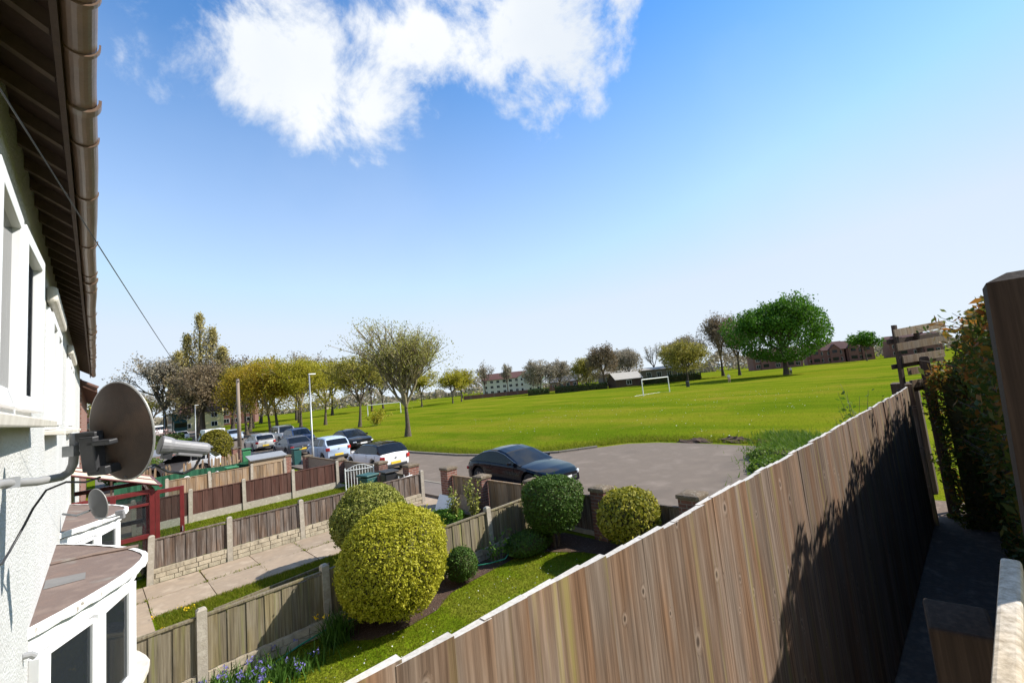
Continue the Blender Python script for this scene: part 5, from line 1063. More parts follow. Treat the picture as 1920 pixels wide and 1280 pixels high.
# ---------------------------------------------------------------- street furniture
def lamp_post(label, x, y, h):
    t = thing('lamp_post', label, 'lamp post', (x, y, 0), 'street lamps along the road')
    q = MB(); q.tube([(x, y, 0), (x, y, 1.1), (x, y, 1.15), (x, y, h)], [.075, .075, .05, .04], 12); q.build('column', M['galv'], t, smooth=True)
    q = MB(); q.box((x+.16, y-.0, h+.02), (.42, .15, .07)); bev(q.build('lantern', M['white'], t), .02)
lamp_post('slim grey street lamp beside the light blue hatchback', 9.4, 27.5, 5.5)
lamp_post('farther street lamp before the big bare trees', 9.3, 69.2, 5.1); lamp_post('distant street lamp near the teal lorry', 9.3, 104, 5.4)
up_ = thing('utility_pole', 'wooden telegraph pole beside the green wheelie bin', 'pole', (9.2, 45.0, 0)); q = MB(); q.tube([(9.2, 45, 0), (9.2, 45, 6.6)], [.17, .125], 14); q.build('shaft', M['pole'], up_, smooth=True)
q = MB(); q.tube([(9.2, 45, 6.6), (9.2, 45, 6.66)], [.14, .10], 12); q.box((9.2, 44.9, 6.4), (.10, .25, .16)); q.build('cap', M['black'], up_)
q = MB(); p0 = Vector((-.36, .8, 4.62)); p1 = Vector((9.2, 45, 6.45)); q.tube([tuple(p0+(p1-p0)*s_-zz*4*2.1*s_*(1-s_)) for s_ in np.concatenate([np.linspace(0, .2, 24), np.linspace(.23, 1, 30)])], .0022, 5); tag(q.build('telephone_wire', M['black'], smooth=True), 'thin dark wire from the eaves to the telegraph pole', 'wire')
# yard things behind the tan fence
sc = thing('fabric_screen', 'long green fabric screen fence', 'screen', (4.4, 27, 0))
q = MB(); n = 60
for i in range(n):
    xa, xb = .6+i*6.6/n, .6+(i+1)*6.6/n; f = lambda x: 26.7+.02*math.sin(x*9)+.012*math.sin(x*31); za = lambda x: 1.0+.03*math.sin(x*2.3)
    q.quad((xa, f(xa), .03), (xb, f(xb), .03), (xb, f(xb), za(xb)), (xa, f(xa), za(xa)))
q.build('fabric', M['greenfab'], sc)
for i in range(5): q = MB(); q.tube([(.7+i*1.6, 26.75, 0), (.7+i*1.6, 26.75, 1.12)], .03, 6); q.build('stake', M['darkwood'], sc)
pf = thing('picket_fence', 'tan picket fence in broken runs behind the green screen', 'fence', (4, 28.6, 0)); pm = MB(); pm.box((0, 0, .5), (.085, .02, 1)); pm.box((0, 0, 1.03), (.085, .02, .06), taper=.3); pme = pm.mesh('picket', M['board_d'])
for x0, n, y in ((1.2, 9, 28.2), (2.55, 3, 28.4), (3.3, 8, 28.4), (4.55, 10, 28.7), (5.5, 5, 29.6)):
    for i in range(n): o = link('picket', pme, pf, (x0+i*.11-4, y-28.6+.02*(i % 2), 0)); o.scale = (1, 1, 1.22+.03*math.sin(i*2)); o.rotation_euler = (0, rg.normal()*.04, 0)
    q = MB(); q.b2(x0-.05, x0+n*.11, y+.03, y+.06, .8, .88); q.build('rail', M['board_d'], pf)
cp = thing('carport', 'flat grey carport roof over the far driveway', 'carport', (2.6, 32, 0)); q = MB(); q.box((2.7, 32.6, 1.75), (4.6, 3.2, .07), rot=Matrix.Rotation(R(3), 3, 'X') @ Matrix.Rotation(R(-2), 3, 'Y')); q.build('roof', M['lnb'], cp)
for x, y in ((.6, 31.2), (4.8, 31.2), (.6, 34), (4.8, 34)): q = MB(); q.b2(x-.04, x+.04, y-.04, y+.04, 0, 1.72); q.build('post', M['darkwood'], cp)
sb = thing('storage_box', 'slatted timber storage box with sloping grey lid', 'storage box', (6.55, 25.9, 0))
for i in range(9): q = MB(); q.b2(5.75, 7.3, 25.5, 26.3, .05+i*.115, .155+i*.115); q.build('slat', M['hay'], sb)
q = MB(); q.box((6.5, 25.9, 1.20), (1.75, 1.0, .05), rot=Matrix.Rotation(R(10), 3, 'X')); q.build('lid', M['grey'], sb); q = MB(); q.b2(5.76, 7.29, 25.52, 26.28, 1.08, 1.13); q.build('top', M['hay'], sb)
def bin_(label, x, y, m_, h=1.05, rz=0):
    t = thing('wheelie_bin', label, 'bin', (x, y, 0), 'wheelie bins in the front yards'); q = MB(); q.box((x, y, .06+h*.44), (.46, .52, h*.86), rz=rz); q.v = [(x+(v[0]-x)*(.82 if v[2] < .3 else 1), y+(v[1]-y)*(.82 if v[2] < .3 else 1), v[2]) for v in q.v]; bev(q.build('body', m_, t), .03)
    q = MB(); q.box((x, y, h), (.54, .62, .07), rz=rz); bev(q.build('lid', m_, t), .025)
    q = MB(); q.tube([(x-.2, y+.26, .11), (x+.2, y+.26, .11)], .10, 12); q.build('wheel', M['tyre'], t); q = MB(); q.tube([(x-.22, y+.33, h-.03), (x+.22, y+.33, h-.03)], .018, 6); q.build('handle', m_, t)
bin_('green wheelie bin beside the telegraph pole', 6.75, 31.5, M['greenpl'], 1.3); bin_('green-lidded bin behind the tan fence', 4.85, 25.6, M['greenpl'], .95); bin_('dark teal bin behind the brick pier', 8.9, 28.9, M['tealpl'], 1.05)
bin_('dark bin left of two behind the golden shrubs', 6.9, 14.9, M['tealpl'], .98, .2); bin_('black bin right of two behind the golden shrubs', 7.55, 14.6, M['black'], 1.0, -.1)
def chair(label, x, y, rz):
    t = thing('garden_chair', label, 'chair', (x, y, 0), 'white plastic garden chairs', rz); q = MB(); q.box((0, 0, .43), (.46, .44, .03)); bev(q.build('seat', M['white'], t, world=False), .01)
    for sx in (-1, 1):
        for sy in (-1, 1): q = MB(); q.tube([(sx*.19, sy*.18, .43), (sx*.24, sy*.22, 0)], [.022, .018], 6); q.build('leg', M['white'], t, world=False)
        q = MB(); q.tube([(sx*.23, -.2, .42), (sx*.25, -.2, .64), (sx*.25, .2, .66)], .018, 6); q.build('arm', M['white'], t, world=False)
    q = MB(); q.tube([(.22*math.cos(a), .2+.06*math.sin(a), .45+.48*math.sin(a)) for a in np.linspace(0, math.pi, 12)], .02, 6)
    for k in range(-3, 4): q.tube([(k*.055, .2, .45), (k*.055, .25, .45+.46*math.sqrt(1-(k*.055/.22)**2))], .013, 5)
    q.build('backrest', M['white'], t, world=False)
chair('white plastic garden chair with slotted back behind the tan fence', 3.05, 24.95, .1); chair('white plastic chair beside the green-lidded bin', 3.95, 25.1, -1.2)
tb = thing('garden_table', 'white plastic garden table between the chairs', 'table', (3.5, 25.0, 0)); q = MB(); q.lathe([(.001, .70), (.42, .70), (.43, .67), (.001, .67)], (3.5, 25.0, 0), 24); q.build('top', M['white'], tb)
for k in range(4): q = MB(); q.tube([(3.5+.1*math.cos(k*1.57), 25.0+.1*math.sin(k*1.57), .68), (3.5+.33*math.cos(k*1.57), 25+.33*math.sin(k*1.57), 0)], .022, 6); q.build('leg', M['white'], tb)
q = MB(); q.box((7.55, 11.2, .26), (.05, .80, .52), rot=Matrix.Rotation(R(28), 3, 'Y')); tag(q.build('leaning_board', M['white']), 'pale white board leaning by the tall gateway pier', 'board')
q = MB(); q.box((7.75, 10.4, .3), (.04, .75, .5), rot=Matrix.Rotation(R(20), 3, 'Y')); tag(q.build('leaning_board', M['board_d']), 'brown board leaning behind the upright shrubs', 'board')
# ---------------------------------------------------------------- playing field things
gl = thing('football_goal', 'white football goal frame on the playing field', 'goal', (66, 34.2, 0)); a, b = Vector((62.0, 34.6, 0)), Vector((69.6, 33.9, 0)); h = 2.55
for p in (a, b): q = MB(); q.tube([tuple(p), tuple(p+zz*h)], .075, 8); q.build('post', M['white'], gl)
q = MB(); q.tube([tuple(a+zz*h), tuple(b+zz*h)], .075, 8); q.build('crossbar', M['white'], gl)
bk = Vector((.5, 2.0, 0)); q = MB(); q.tube([tuple(a), tuple(a+bk), tuple(b+bk), tuple(b)], .022, 6); q.build('ground_bar', M['galv'], gl)
g3 = thing('football_goal', 'far white goal frame behind the small street trees', 'goal', (46, 92, 0)); a, b = Vector((44, 93, 0)), Vector((50, 89, 0))
for p in (a, b): q = MB(); q.tube([tuple(p), tuple(p+zz*2.4)], .09, 6); q.build('post', M['white'], g3)
q = MB(); q.tube([tuple(a+zz*2.4), tuple(b+zz*2.4)], .09, 6); q.build('crossbar', M['white'], g3)
q = MB(); q.tube([(84, 37, 0), (84, 37, 1.05)], [.32, .36], 12); q.tube([(84, 37, 1.05), (84, 37, 1.15)], [.38, .2], 12); tag(q.build('litter_bin', M['black']), 'black litter bin on the playing field', 'bin')
def person(label, x, y, rz, shirt, trousers, stride):
    t = thing('person', label, 'person', (x, y, 0), 'people on the playing field', rz)
    def skin_chain(name, verts, edges, rad, m_):
        me = bpy.data.meshes.new(name); me.from_pydata(verts, edges, []); me.materials.append(m_); o = link(name, me, t); sk = o.modifiers.new('skin', 'SKIN'); 
        for v, r_ in zip(me.skin_vertices[0].data, rad): v.radius = (r_, r_)
        me.skin_vertices[0].data[0].use_root = True; o.modifiers.new('sub', 'SUBSURF').levels = 1; return o
    s = stride
    V = [(0, 0, .95), (0, 0, 1.2), (0, 0, 1.42), (0, 0, 1.52), (0, .02, 1.64), (0, .02, 1.74), (-.2, 0, 1.40), (-.27, .08*s, 1.12), (-.25, .2*s, .90), (.2, 0, 1.40), (.27, -.08*s, 1.12), (.25, -.05*s, .88), (-.1, 0, .88), (-.11, .14*s, .50), (-.11, .05*s, .08), (-.11, .2*s+.08, .04), (.1, 0, .88), (.11, -.05*s, .50), (.11, -.30*s, .12), (.11, -.22*s+.06, .05)]
    E_ = [(0, 1), (1, 2), (2, 3), (3, 4), (4, 5), (2, 6), (6, 7), (7, 8), (2, 9), (9, 10), (10, 11), (0, 12), (12, 13), (13, 14), (14, 15), (0, 16), (16, 17), (17, 18), (18, 19)]
    rr = [.15, .14, .15, .06, .10, .075, .07, .05, .035, .07, .05, .035, .10, .07, .045, .035, .10, .07, .045, .035]
    body = skin_chain('body', V, E_, rr, M['skin'])
    skin_chain('shirt', [(0, 0, .93), (0, 0, 1.2), (0, 0, 1.43), (-.2, 0, 1.41), (-.25, .06*s, 1.2), (.2, 0, 1.41), (.25, -.06*s, 1.2)], [(0, 1), (1, 2), (2, 3), (3, 4), (2, 5), (5, 6)], [.17, .16, .17, .085, .07, .085, .07], shirt)
    skin_chain('trousers', [(0, 0, .95), (-.1, 0, .86), (-.11, .14*s, .50), (-.11, .05*s, .12), (.1, 0, .86), (.11, -.05*s, .50), (.11, -.29*s, .15)], [(0, 1), (1, 2), (2, 3), (0, 4), (4, 5), (5, 6)], [.165, .12, .085, .065, .12, .085, .065], trousers)
    skin_chain('hair', [(0, .0, 1.70), (0, -.01, 1.78)], [(0, 1)], [.105, .085], M['cloth2'])
person('person in a pale top walking across the field left of the broad tree', 91, 31.6, 2.2, M['cloth'], mat('pink_trousers', [(.5, .3, .28)], 8, .9), 1.0)
person('person standing at the trunk of the broad green tree', 110.5, 25.2, 2.6, M['cloth'], M['cloth2'], .3)
# ---------------------------------------------------------------- trees
def skeleton(rs, levels, nchild, spread, up, trunk_f, ratio=.72, forks=4):
    """unit-height branch skeleton: list of (points, radii, level) and tip points"""
    paths, tips = [], []
    def br(p, d, L, r_, lev):
        n = 3 if lev < levels else 2; pts = [p]; q = p; dd = d
        for i in range(n):
            dd = unit(dd+rs.normal(size=3)*(.13 if lev else .03)+np.array([0, 0, up*(.18 if lev else 0)])); q = q+dd*L/n; pts.append(q)
        rad = [r_*(1-.5*i/n) for i in range(n+1)]; paths.append((pts, rad, lev))
        if lev >= levels:
            for i in range(1, n+1): tips.append((pts[i], dd))
            return
        k = forks if lev == 0 else nchild
        for j in range(k):
            t = 1.0 if lev == 0 else (.35+.65*(j+rs.random()*.6)/k); t = min(t, 1.0); idx = min(int(t*n), n-1); f = t*n-idx
            b = np.array(pts[idx])*(1-f)+np.array(pts[idx+1])*f
            ax = unit(rs.normal(size=3)); perp = unit(ax-dd*np.dot(ax, dd)) if lev else np.array([math.cos(j*6.283/k+rs.random()*.5), math.sin(j*6.283/k+rs.random()*.5), 0])
            sp = spread*(.75+.5*rs.random())*(1.0 if lev else (.45+.75*rs.random()))
            nd = unit(dd*math.cos(sp)+perp*math.sin(sp)); br(b, nd, L*ratio*(.8+.4*rs.random())*(1.35 if lev == 0 else 1), r_*(.62 if lev else .6), lev+1)
        if lev and lev < levels: br(pts[-1], dd, L*ratio*.8, r_*.5, lev+1)
    br(np.zeros(3), np.array([0, 0, 1.]), trunk_f, .022, 0)
    return paths, tips
def tree(label, x, y, h, rx, m_leaf, nleaf, lsize, seed, levels=3, nchild=4, spread=.6, up=.5, trunk_f=.25, forks=5, bark='trunk', trad=1.0, name='tree', grp=None, scat=.05, flat_bottom=0, cat='tree', minr=.012, zsq=1.0, ratio=.72, fill=None, limb=None):
    rs = np.random.default_rng(seed); t = thing(name, label, cat, (x, y, 0), grp)
    paths, tips = skeleton(rs, levels, nchild, spread, up, trunk_f, ratio, forks)
    T = np.array([p for p, _ in tips]); mx_ = T[:, :2].mean(0)/T[:, 2].mean(); sk_ = lambda p: np.array([p[0]-mx_[0]*p[2], p[1]-mx_[1]*p[2], p[2]])
    T[:, :2] -= mx_*T[:, 2:3]; paths = [([sk_(p) for p in pts], rr, lev) for pts, rr, lev in paths]; top = T[:, 2].max(); rad = np.percentile(np.hypot(T[:, 0], T[:, 1]), 99.3)
    sx, sz = rx/rad, h/top
    f = lambda p: (x+p[0]*sx, y+p[1]*sx, p[2]*sz)
    tr, br_ = MB(), MB()
    for pts, rr, lev in paths:
        sides = 10 if lev == 0 else (5 if lev < levels else 3); R_ = [max(minr*(.6 if lev == levels else 1), q*h*trad) for q in rr]
        if lev == 0: R_[0] *= 1.35
        (tr if lev == 0 else br_).tube([f(p) for p in pts], R_, sides, False)
    tr.build('trunk', M[bark], t, smooth=True); br_.build('limbs', M[limb or bark], t, smooth=True)['kind'] = 'stuff'
    if nleaf:
        idx = rs.integers(0, len(T), nleaf); P = T[idx]*np.array([sx, sx, sz])+rs.normal(size=(nleaf, 3))*scat*h*np.array([1, 1, .8])+np.array([x, y, 0])
        P[:, 2] = np.maximum(P[:, 2], h*trunk_f*.7); val = np.clip(.5+.22*np.sin(idx*.37)+.18*rs.normal(size=nleaf), 0, 1)
        if fill:
            nf, c0, rz_ = fill; d = unit(rs.normal(size=(nf, 3))); lm = lump(d, seed, .30)*(1-np.abs(rs.normal(size=nf))*.14)
            F = d*np.array([rx, rx, h*rz_])*lm[:, None]+np.array([x, y, h*c0]); F[:, 2] = np.maximum(F[:, 2], h*.12+rs.random(nf)*h*.08)
            P = np.concatenate([P, F]); val = np.concatenate([val, np.clip(.5+.25*rs.normal(size=nf), 0, 1)])
        quads('crown', leaf_quads(rs, P, lsize, None, 1, .6), m_leaf, t, val)
    return t
LM = {
 'spring': leafmat('spring_yellow_green', [(0.237, 0.209, 0.017), (0.363, 0.327, 0.025), (0.508, 0.454, 0.051)], .5),
 'amber': leafmat('amber_green_buds', [(0.281, 0.187, 0.020), (0.421, 0.293, 0.022), (0.562, 0.444, 0.040)], .5),
 'bud': leafmat('pale_bud_leaves', [(0.215, 0.207, 0.046), (0.347, 0.330, 0.077), (0.479, 0.462, 0.139)], .5),
 'brown': leafmat('brown_twig_haze', [(0.140, 0.104, 0.061), (0.206, 0.150, 0.088), (0.263, 0.206, 0.105)], .3),
 'grey': leafmat('grey_brown_twig_haze', [(0.224, 0.190, 0.137), (0.310, 0.267, 0.193), (0.380, 0.328, 0.241)], .3),
 'olive': leafmat('olive_spring_leaves', [(0.184, 0.161, 0.030), (0.281, 0.248, 0.040), (0.367, 0.312, 0.061)], .35),
 'green': leafmat('full_green_leaves', [(0.041, 0.105, 0.008), (0.068, 0.169, 0.011), (0.115, 0.243, 0.016)], .35),
 'poplar': leafmat('poplar_twigs', [(0.289, 0.243, 0.100), (0.425, 0.350, 0.128), (0.517, 0.456, 0.142)], .35)}
G1 = 'street trees along the field'
tree('large spreading tree with pale new leaves standing alone on the field', 20.15, 34.9, 10.9, 4.9, LM['bud'], 17000, .07, 103, 4, 4, .40, .8, .22, 8, trad=1.05, scat=.024, minr=.016, grp=G1, ratio=.74, fill=(1500, .62, .37), limb='limb')
tree('medium tree with olive spring leaves behind the black saloon', 26.4, 58.5, 10.0, 5.0, LM['olive'], 10000, .12, 102, 3, 4, .60, .3, .22, 6, scat=.03, grp=G1)
for i, (x, y, h, rx, m_, lb) in enumerate([(21.8, 68.2, 10.8, 4.8, 'spring', 'yellow-green tree just right of the slim street lamp'), (23.0, 84, 12.4, 6.0, 'amber', 'amber tree second left of the slim street lamp'), (18.8, 72, 10.4, 4.6, 'amber', 'amber tree behind the silver off-roader'), (17.2, 79, 11.0, 4.8, 'amber', 'amber tree just right of the telegraph pole'), (29, 78, 11.5, 5.5, 'spring', 'bright yellow-green tree behind the lone spreading one'), (33, 104, 14.5, 7, 'amber', 'taller amber tree at the back of the street trees'), (20.5, 92, 13, 5.5, 'olive', 'olive tree behind the telegraph pole')]):
    tree(lb, x, y, h, rx, LM[m_], 15000, .12, 110+i, 3, 4, .55, .45, .24, 6, scat=.04, grp=G1, fill=(2000, .62, .36), limb='limb')
spray('bush', 'loose yellow bush at the foot of the medium olive tree', (27.6, 56.0, 0), 22, 2.3, .8, LM['spring'], .12, 33, 'bush', lpc=40)
# poplar and the big bare trees at the bend
t = thing('poplar_tree', 'tall slender poplar rising above the bare trees', 'tree', (16.4, 114, 0)); q = MB(); q.tube([(16.4, 114, 0), (16.4, 114, 12), (16.4, 114, 25)], [.7, .4, .06], 8); q.build('trunk', M['trunk'], t)
rs = np.random.default_rng(9); C = []; br_ = MB()
for cx_, cy_, hh, r0, z0 in ((16.4, 114, 25.6, 3.0, 3), (14.3, 115, 21.0, 2.4, 3), (18.6, 113.4, 22.5, 2.6, 3), (20.3, 112.5, 18.0, 2.6, 3), (12.6, 114, 17.0, 2.4, 3)):
    for i in range(120):
        z = z0+(hh-z0)*rs.random(); a = rs.uniform(0, 6.28); w = r0*1.25*(1-((z-z0)/(hh-z0))**1.3)+.15; b = (cx_+w*math.cos(a)*.8, cy_+w*math.sin(a)*.8, min(hh, z+2.2+w)); br_.tube([(cx_, cy_, z), ((cx_+b[0])/2+.3*math.cos(a), (cy_+b[1])/2+.3*math.sin(a), z+.8), b], [.07, .05, .02], 3, False)
        for k in range(30): s_ = .25+.8*rs.random(); C.append((cx_+(b[0]-cx_)*s_+rs.normal()*.28, cy_+(b[1]-cy_)*s_+rs.normal()*.28, z+(b[2]-z)*s_+rs.normal()*.45))
br_.build('limbs', M['trunk'], t); quads('crown', leaf_quads(rs, np.array(C), .19), LM['poplar'], t)
G2 = 'big bare trees at the bend of the road'
for i, (x, y, h, rx, m_, lb) in enumerate([(10.6, 116, 17.5, 8, 'grey', 'wide grey bare tree left of the poplar'), (19, 98, 14.5, 7, 'brown', 'dark brown bare tree in front of the poplar'), (14.2, 96, 13.5, 5.5, 'brown', 'dark bare tree with thick trunk behind the far lamp'), (24.5, 108, 16, 7, 'grey', 'grey bare tree right of the poplar'), (12.5, 91, 12, 5, 'brown', 'leaning bare tree with branches over the road')]):
    tree(lb, x, y, h, rx, LM[m_], 7500, .17, 130+i, 4, 3, .60, .25, .22, 6, bark='trunkd', trad=1.2, scat=.03, grp=G2, minr=.03)
# grove behind the street trees
G3 = 'bare trees beyond the street trees'
for i, (x, y, h, rx, m_) in enumerate([(40, 128, 18, 9, 'grey'), (52, 134, 17.5, 9, 'grey'), (62, 128, 15, 8, 'olive'), (34, 140, 18, 9, 'grey'), (72, 140, 15, 8, 'grey')]):
    tree(['leftmost grey tree top', 'second grey tree top', 'olive tree top', 'far left grey tree top', 'rightmost grey tree top'][i]+' behind the amber street trees', x, y, h, rx, LM[m_], 5000, .26, 140+i, 3, 4, .6, .35, .22, 6, bark='trunkd', scat=.04, grp=G3, minr=.04)
# far side of the field
G4 = 'trees along the far side of the field'
FAR = [(108, 98, 11.5, 6.0, 'grey', 'grey bare tree at the left end of the far hedge'), (116, 96, 11, 5.5, 'grey', 'bare tree second along the far hedge'), (118, 86, 10.5, 5, 'olive', 'olive tree third along the far hedge'), (112.6, 75.6, 13.4, 5.0, 'brown', 'dark brown tree beside the brown hut'), (128, 76, 12.2, 5.5, 'grey', 'pale grey tree behind the brown hut'),
       (118.8, 52.2, 11.6, 7.0, 'olive', 'broad olive tree right of the football goal'), (128, 57, 11, 6, 'olive', 'olive tree left of the goal crossbar'), (148, 53, 20.5, 7.0, 'brown', 'tall brown tree behind the broad green one'), (142, 46, 18.5, 6.0, 'brown', 'brown tree close left of the broad green one'), (137, 60, 14, 6, 'grey', 'grey tree in the gap beside the tall brown tree'), (150, 92, 12, 6, 'grey', 'small grey tree far behind the hedge'), (160, 74, 14, 6, 'grey', 'grey tree behind the long pale roof')]
for i, (x, y, h, rx, m_, lb) in enumerate(FAR): tree(lb, x, y, h, rx, LM[m_], 6500, .22, 150+i, 3, 4, .58, .35, .22, 6, bark='trunkd', scat=.04, grp=G4, minr=.035, fill=(2500, .6, .38))
tree('broad full green tree standing out on the field', 113.5, 26.8, 17.2, 10.0, LM['green'], 24000, .26, 170, 4, 3, .66, .2, .17, 7, bark='trunkd', trad=1.5, scat=.036, minr=.03, fill=(13000, .55, .40))
tree('thin bare snag above the long pale roof', 176, 92, 16, 4.5, LM['grey'], 500, .2, 171, 3, 3, .5, .5, .45, 4, bark='trunkd', scat=.02, minr=.05)
tree('bright green tree among the brick terraces', 205, 22, 10.5, 5.5, LM['green'], 5000, .35, 172, 3, 4, .6, .3, .2, 6, scat=.05)
tree('smaller green tree beside the white flats', 152, 140, 9, 4, LM['green'], 3500, .3, 173, 3, 4, .6, .3, .2, 6, scat=.05)
tree('reddish bare tree left of the far hedge', 122, 114, 8.5, 4.5, LM['brown'], 3500, .25, 174, 3, 4, .6, .3, .2, 6, scat=.045)
for i, (x, y, h, rx) in enumerate([(128, 168, 15, 6.5), (136, 160, 16.5, 6.5), (142, 150, 14, 5)]):
    tree(['left', 'middle', 'right'][i]+'most tall pine before the white flats', x, y, h, rx, LM['grey'], 1500, .30, 180+i, 3, 3, .55, .3, .5, 5, bark='trunkd', scat=.03, grp='pines before the white flats', minr=.05)
for i, (x, y, h, rx) in enumerate([(80, 110, 10.5, 5.5), (88, 116, 10.5, 5.5), (70, 112, 11.5, 5.5)]):
    tree(['middle yellow-green tree right of the lone spreading tree', 'rightmost yellow-green tree before the white flats', 'yellow-green tree directly behind the lone spreading tree'][i], x, y, h, rx, LM['spring'], 5000, .22, 190+i, 3, 4, .6, .3, .22, 6, scat=.045, grp='yellow trees beyond the field corner')
# left of the road far up
for i, (x, y, h, rx, m_) in enumerate([(4, 100, 8, 4, 'olive'), (6, 150, 11, 6, 'grey'), (2, 128, 9.5, 5, 'olive'), (14, 190, 14, 8, 'grey')]): tree(['olive tree in the left roadside gardens', 'grey tree at the far end of the road', 'olive tree beyond the left roadside hedge', 'farthest grey tree where the road ends'][i], x, y, h, rx, LM[m_], 3500, .24, 200+i, 3, 4, .6, .3, .2, 6, scat=.05, grp='trees left of the road', minr=.03)
spray('blossom_shrub', 'pink blossom shrub in the left roadside garden', (6.5, 74, 0), 16, 2.2, 1.0, leafmat('pink_blossom', [(.45, .28, .27), (.6, .42, .38)], .3), .14, 210, 'shrub')
hedge_box('garden_hedge', 'clipped green hedge left of the road beyond the driveway', 1.5, 8.2, 70, 71.5, 0, 1.7, M['hedge'], 3500, .12, 211, rough=.15)
hedge_box('garden_hedge', 'lower bright hedge left of the road', 1.0, 8.0, 62, 63, 0, 1.2, M['rough'], 3000, .12, 212, rough=.12)
shrub('bush', 'pale green bush beside the carport', (1.6, 36, .7), 1.5, 1.2, .9, M['rough'], 2600, .06, 213, 'bush', .2, jit=1.4)
G5 = 'clipped hedges on the far side of the field'
def field_hedge(label, a, b, w, h, seed):
    rs = np.random.default_rng(seed); a, b = Vector((*a, 0)), Vector((*b, 0)); d = b-a; n = int(d.length*110); t = thing('field_hedge', label, 'hedge', tuple((a+b)/2), G5); nr = np.array([-d.y, d.x, 0])/d.length
    s_ = rs.random(n); f = rs.integers(0, 3, n); off = np.where(f == 0, -w/2, np.where(f == 1, w/2, rs.uniform(-w/2, w/2, n)))+rs.normal(size=n)*.12; z = np.where(f == 2, h, rs.uniform(0, h, n))+rs.normal(size=n)*.08+.12*np.sin(s_*d.length*.8)
    P = np.array(a)+s_[:, None]*np.array(d)+off[:, None]*nr+np.stack([0*s_, 0*s_, np.maximum(z, .05)], 1); quads('foliage', leaf_quads(rs, P, .2), M['hedge'], t)
    q = MB(); c = (a+b)/2; q.box((c.x, c.y, h*.45), (d.length, w*.8, h*.9), rz=math.atan2(d.y, d.x)); q.build('twigs', M['core'], t)
field_hedge('short hedge at the left end of the far boundary', (97, 93.5), (101.5, 88.5), 1.6, 1.7, 220); field_hedge('long hedge left of the brown hut', (102.5, 87), (111, 73.5), 1.6, 1.8, 221); field_hedge('hedge behind the football goal', (121, 67), (129, 52.5), 1.6, 1.9, 222)
# ---------------------------------------------------------------- far buildings
M['farwhite'] = mat('cream_rendered_wall', [(.68, .66, .58), (.6, .58, .51)], .6, .9, coord='World'); M['farroof'] = mat('red_brown_roof', [(.13, .06, .05), (.10, .05, .045)], 1.2, .9, .4, 8, coord='World'); M['slate'] = mat('grey_slate_roof', [(.13, .13, .14), (.10, .10, .11)], 1, .8, coord='World'); M['pale'] = mat('pale_sheet_roof', [(.42, .39, .34), (.36, .33, .29)], .8, .8, coord='World')
def building(name, label, c, L, D, eave, ridge, rz, wm, rm, cols, rows, chim=0, grp=None, cat='building', win='upvc', gable_win=0, gab=0):
    t = thing(name, label, cat, (c[0], c[1], 0), grp, rz)
    q = MB(); q.b2(-L/2, L/2, -D/2, D/2, 0, eave)
    for s in (-1, 1): q.quad(*[(s*L/2, -D/2, eave), (s*L/2, D/2, eave), (s*L/2, 0, ridge)][::s])
    q.build('wall', wm, t, world=False)
    q = MB(); e = .35
    for s in (-1, 1):
        a = [(-L/2-e, s*(D/2+e), eave-.15), (L/2+e, s*(D/2+e), eave-.15), (L/2+e, 0, ridge+.08), (-L/2-e, 0, ridge+.08)]; q.quad(*a[::s]); q.quad(*[(p[0], p[1], p[2]-.12) for p in a[::-s]])
    ro = q.build('roof', rm, t, world=False)
    for k in range(chim):
        q = MB(); x = -L/2+L*(k+.5)/chim; q.box((x, .2, ridge+.5), (.9, .6, 1.6))
        for j in (-.2, .2): q.tube([(x+j, .2, ridge+1.3), (x+j, .2, ridge+1.65)], [.13, .1], 8)
        q.build('chimney', wm, ro, world=False)
    for k in range(gab):
        x = -L/2+L*(k+.5)/gab; q = MB(); q.b2(x-1.7, x+1.7, -D/2-.7, -D/2+.1, 0, eave+.2); q.quad((x-1.7, -D/2-.7, eave+.2), (x+1.7, -D/2-.7, eave+.2), (x, -D/2-.7, eave+2.0)); q.build('gable', wm, t, world=False)
        q = MB(); q.quad((x-1.95, -D/2-.95, eave), (x, -D/2-.95, eave+2.15), (x, 0, eave+2.15), (x-1.95, 0, eave)); q.quad((x, -D/2-.95, eave+2.15), (x+1.95, -D/2-.95, eave), (x+1.95, 0, eave), (x, 0, eave+2.15)); q.build('gable_roof', rm, ro, world=False)
        q = MB(); q.b2(x-1.0, x+1.0, -D/2-.76, -D/2-.7, 1.0, 2.3); q.build('window', M['cglass'], t, world=False); q = MB(); q.b2(x-.8, x+.8, -D/2-.76, -D/2-.7, eave-1.5, eave-.3); q.build('window', M['cglass'], t, world=False)
    hstep = eave/rows
    for face in ('front', 'back'):
        s = -1 if face == 'front' else 1
        for r_ in range(rows):
            for k in range(cols):
                x = -L/2+L*(k+.5)/cols; z = hstep*(r_+.52); w, h = min(1.5, L/cols*.45), hstep*.48
                f = MB(); f.b2(x-w/2-.07, x+w/2+.07, s*(D/2+.0), s*(D/2+.05), z-h/2-.07, z+h/2+.07); wo_ = f.build('window', M[win], t, world=False)
                g_ = MB(); g_.b2(x-w/2, x-.03, s*(D/2+.052), s*(D/2+.06), z-h/2, z+h/2); g_.b2(x+.03, x+w/2, s*(D/2+.052), s*(D/2+.06), z-h/2, z+h/2); g_.build('pane', M['cglass'], wo_, world=False)
    for s in (-1, 1):
        for r_ in range(rows):
            for k in range(gable_win):
                y = -D/2+D*(k+.5)/gable_win; z = hstep*(r_+.52); f = MB(); f.b2(s*(L/2), s*(L/2+.05), y-.55, y+.55, z-.65, z+.65); wo_ = f.build('window', M[win], t, world=False); g_ = MB(); g_.b2(s*(L/2+.052), s*(L/2+.06), y-.48, y+.48, z-.58, z+.58); g_.build('pane', M['cglass'], wo_, world=False)
    return t
GB = 'houses around the field'
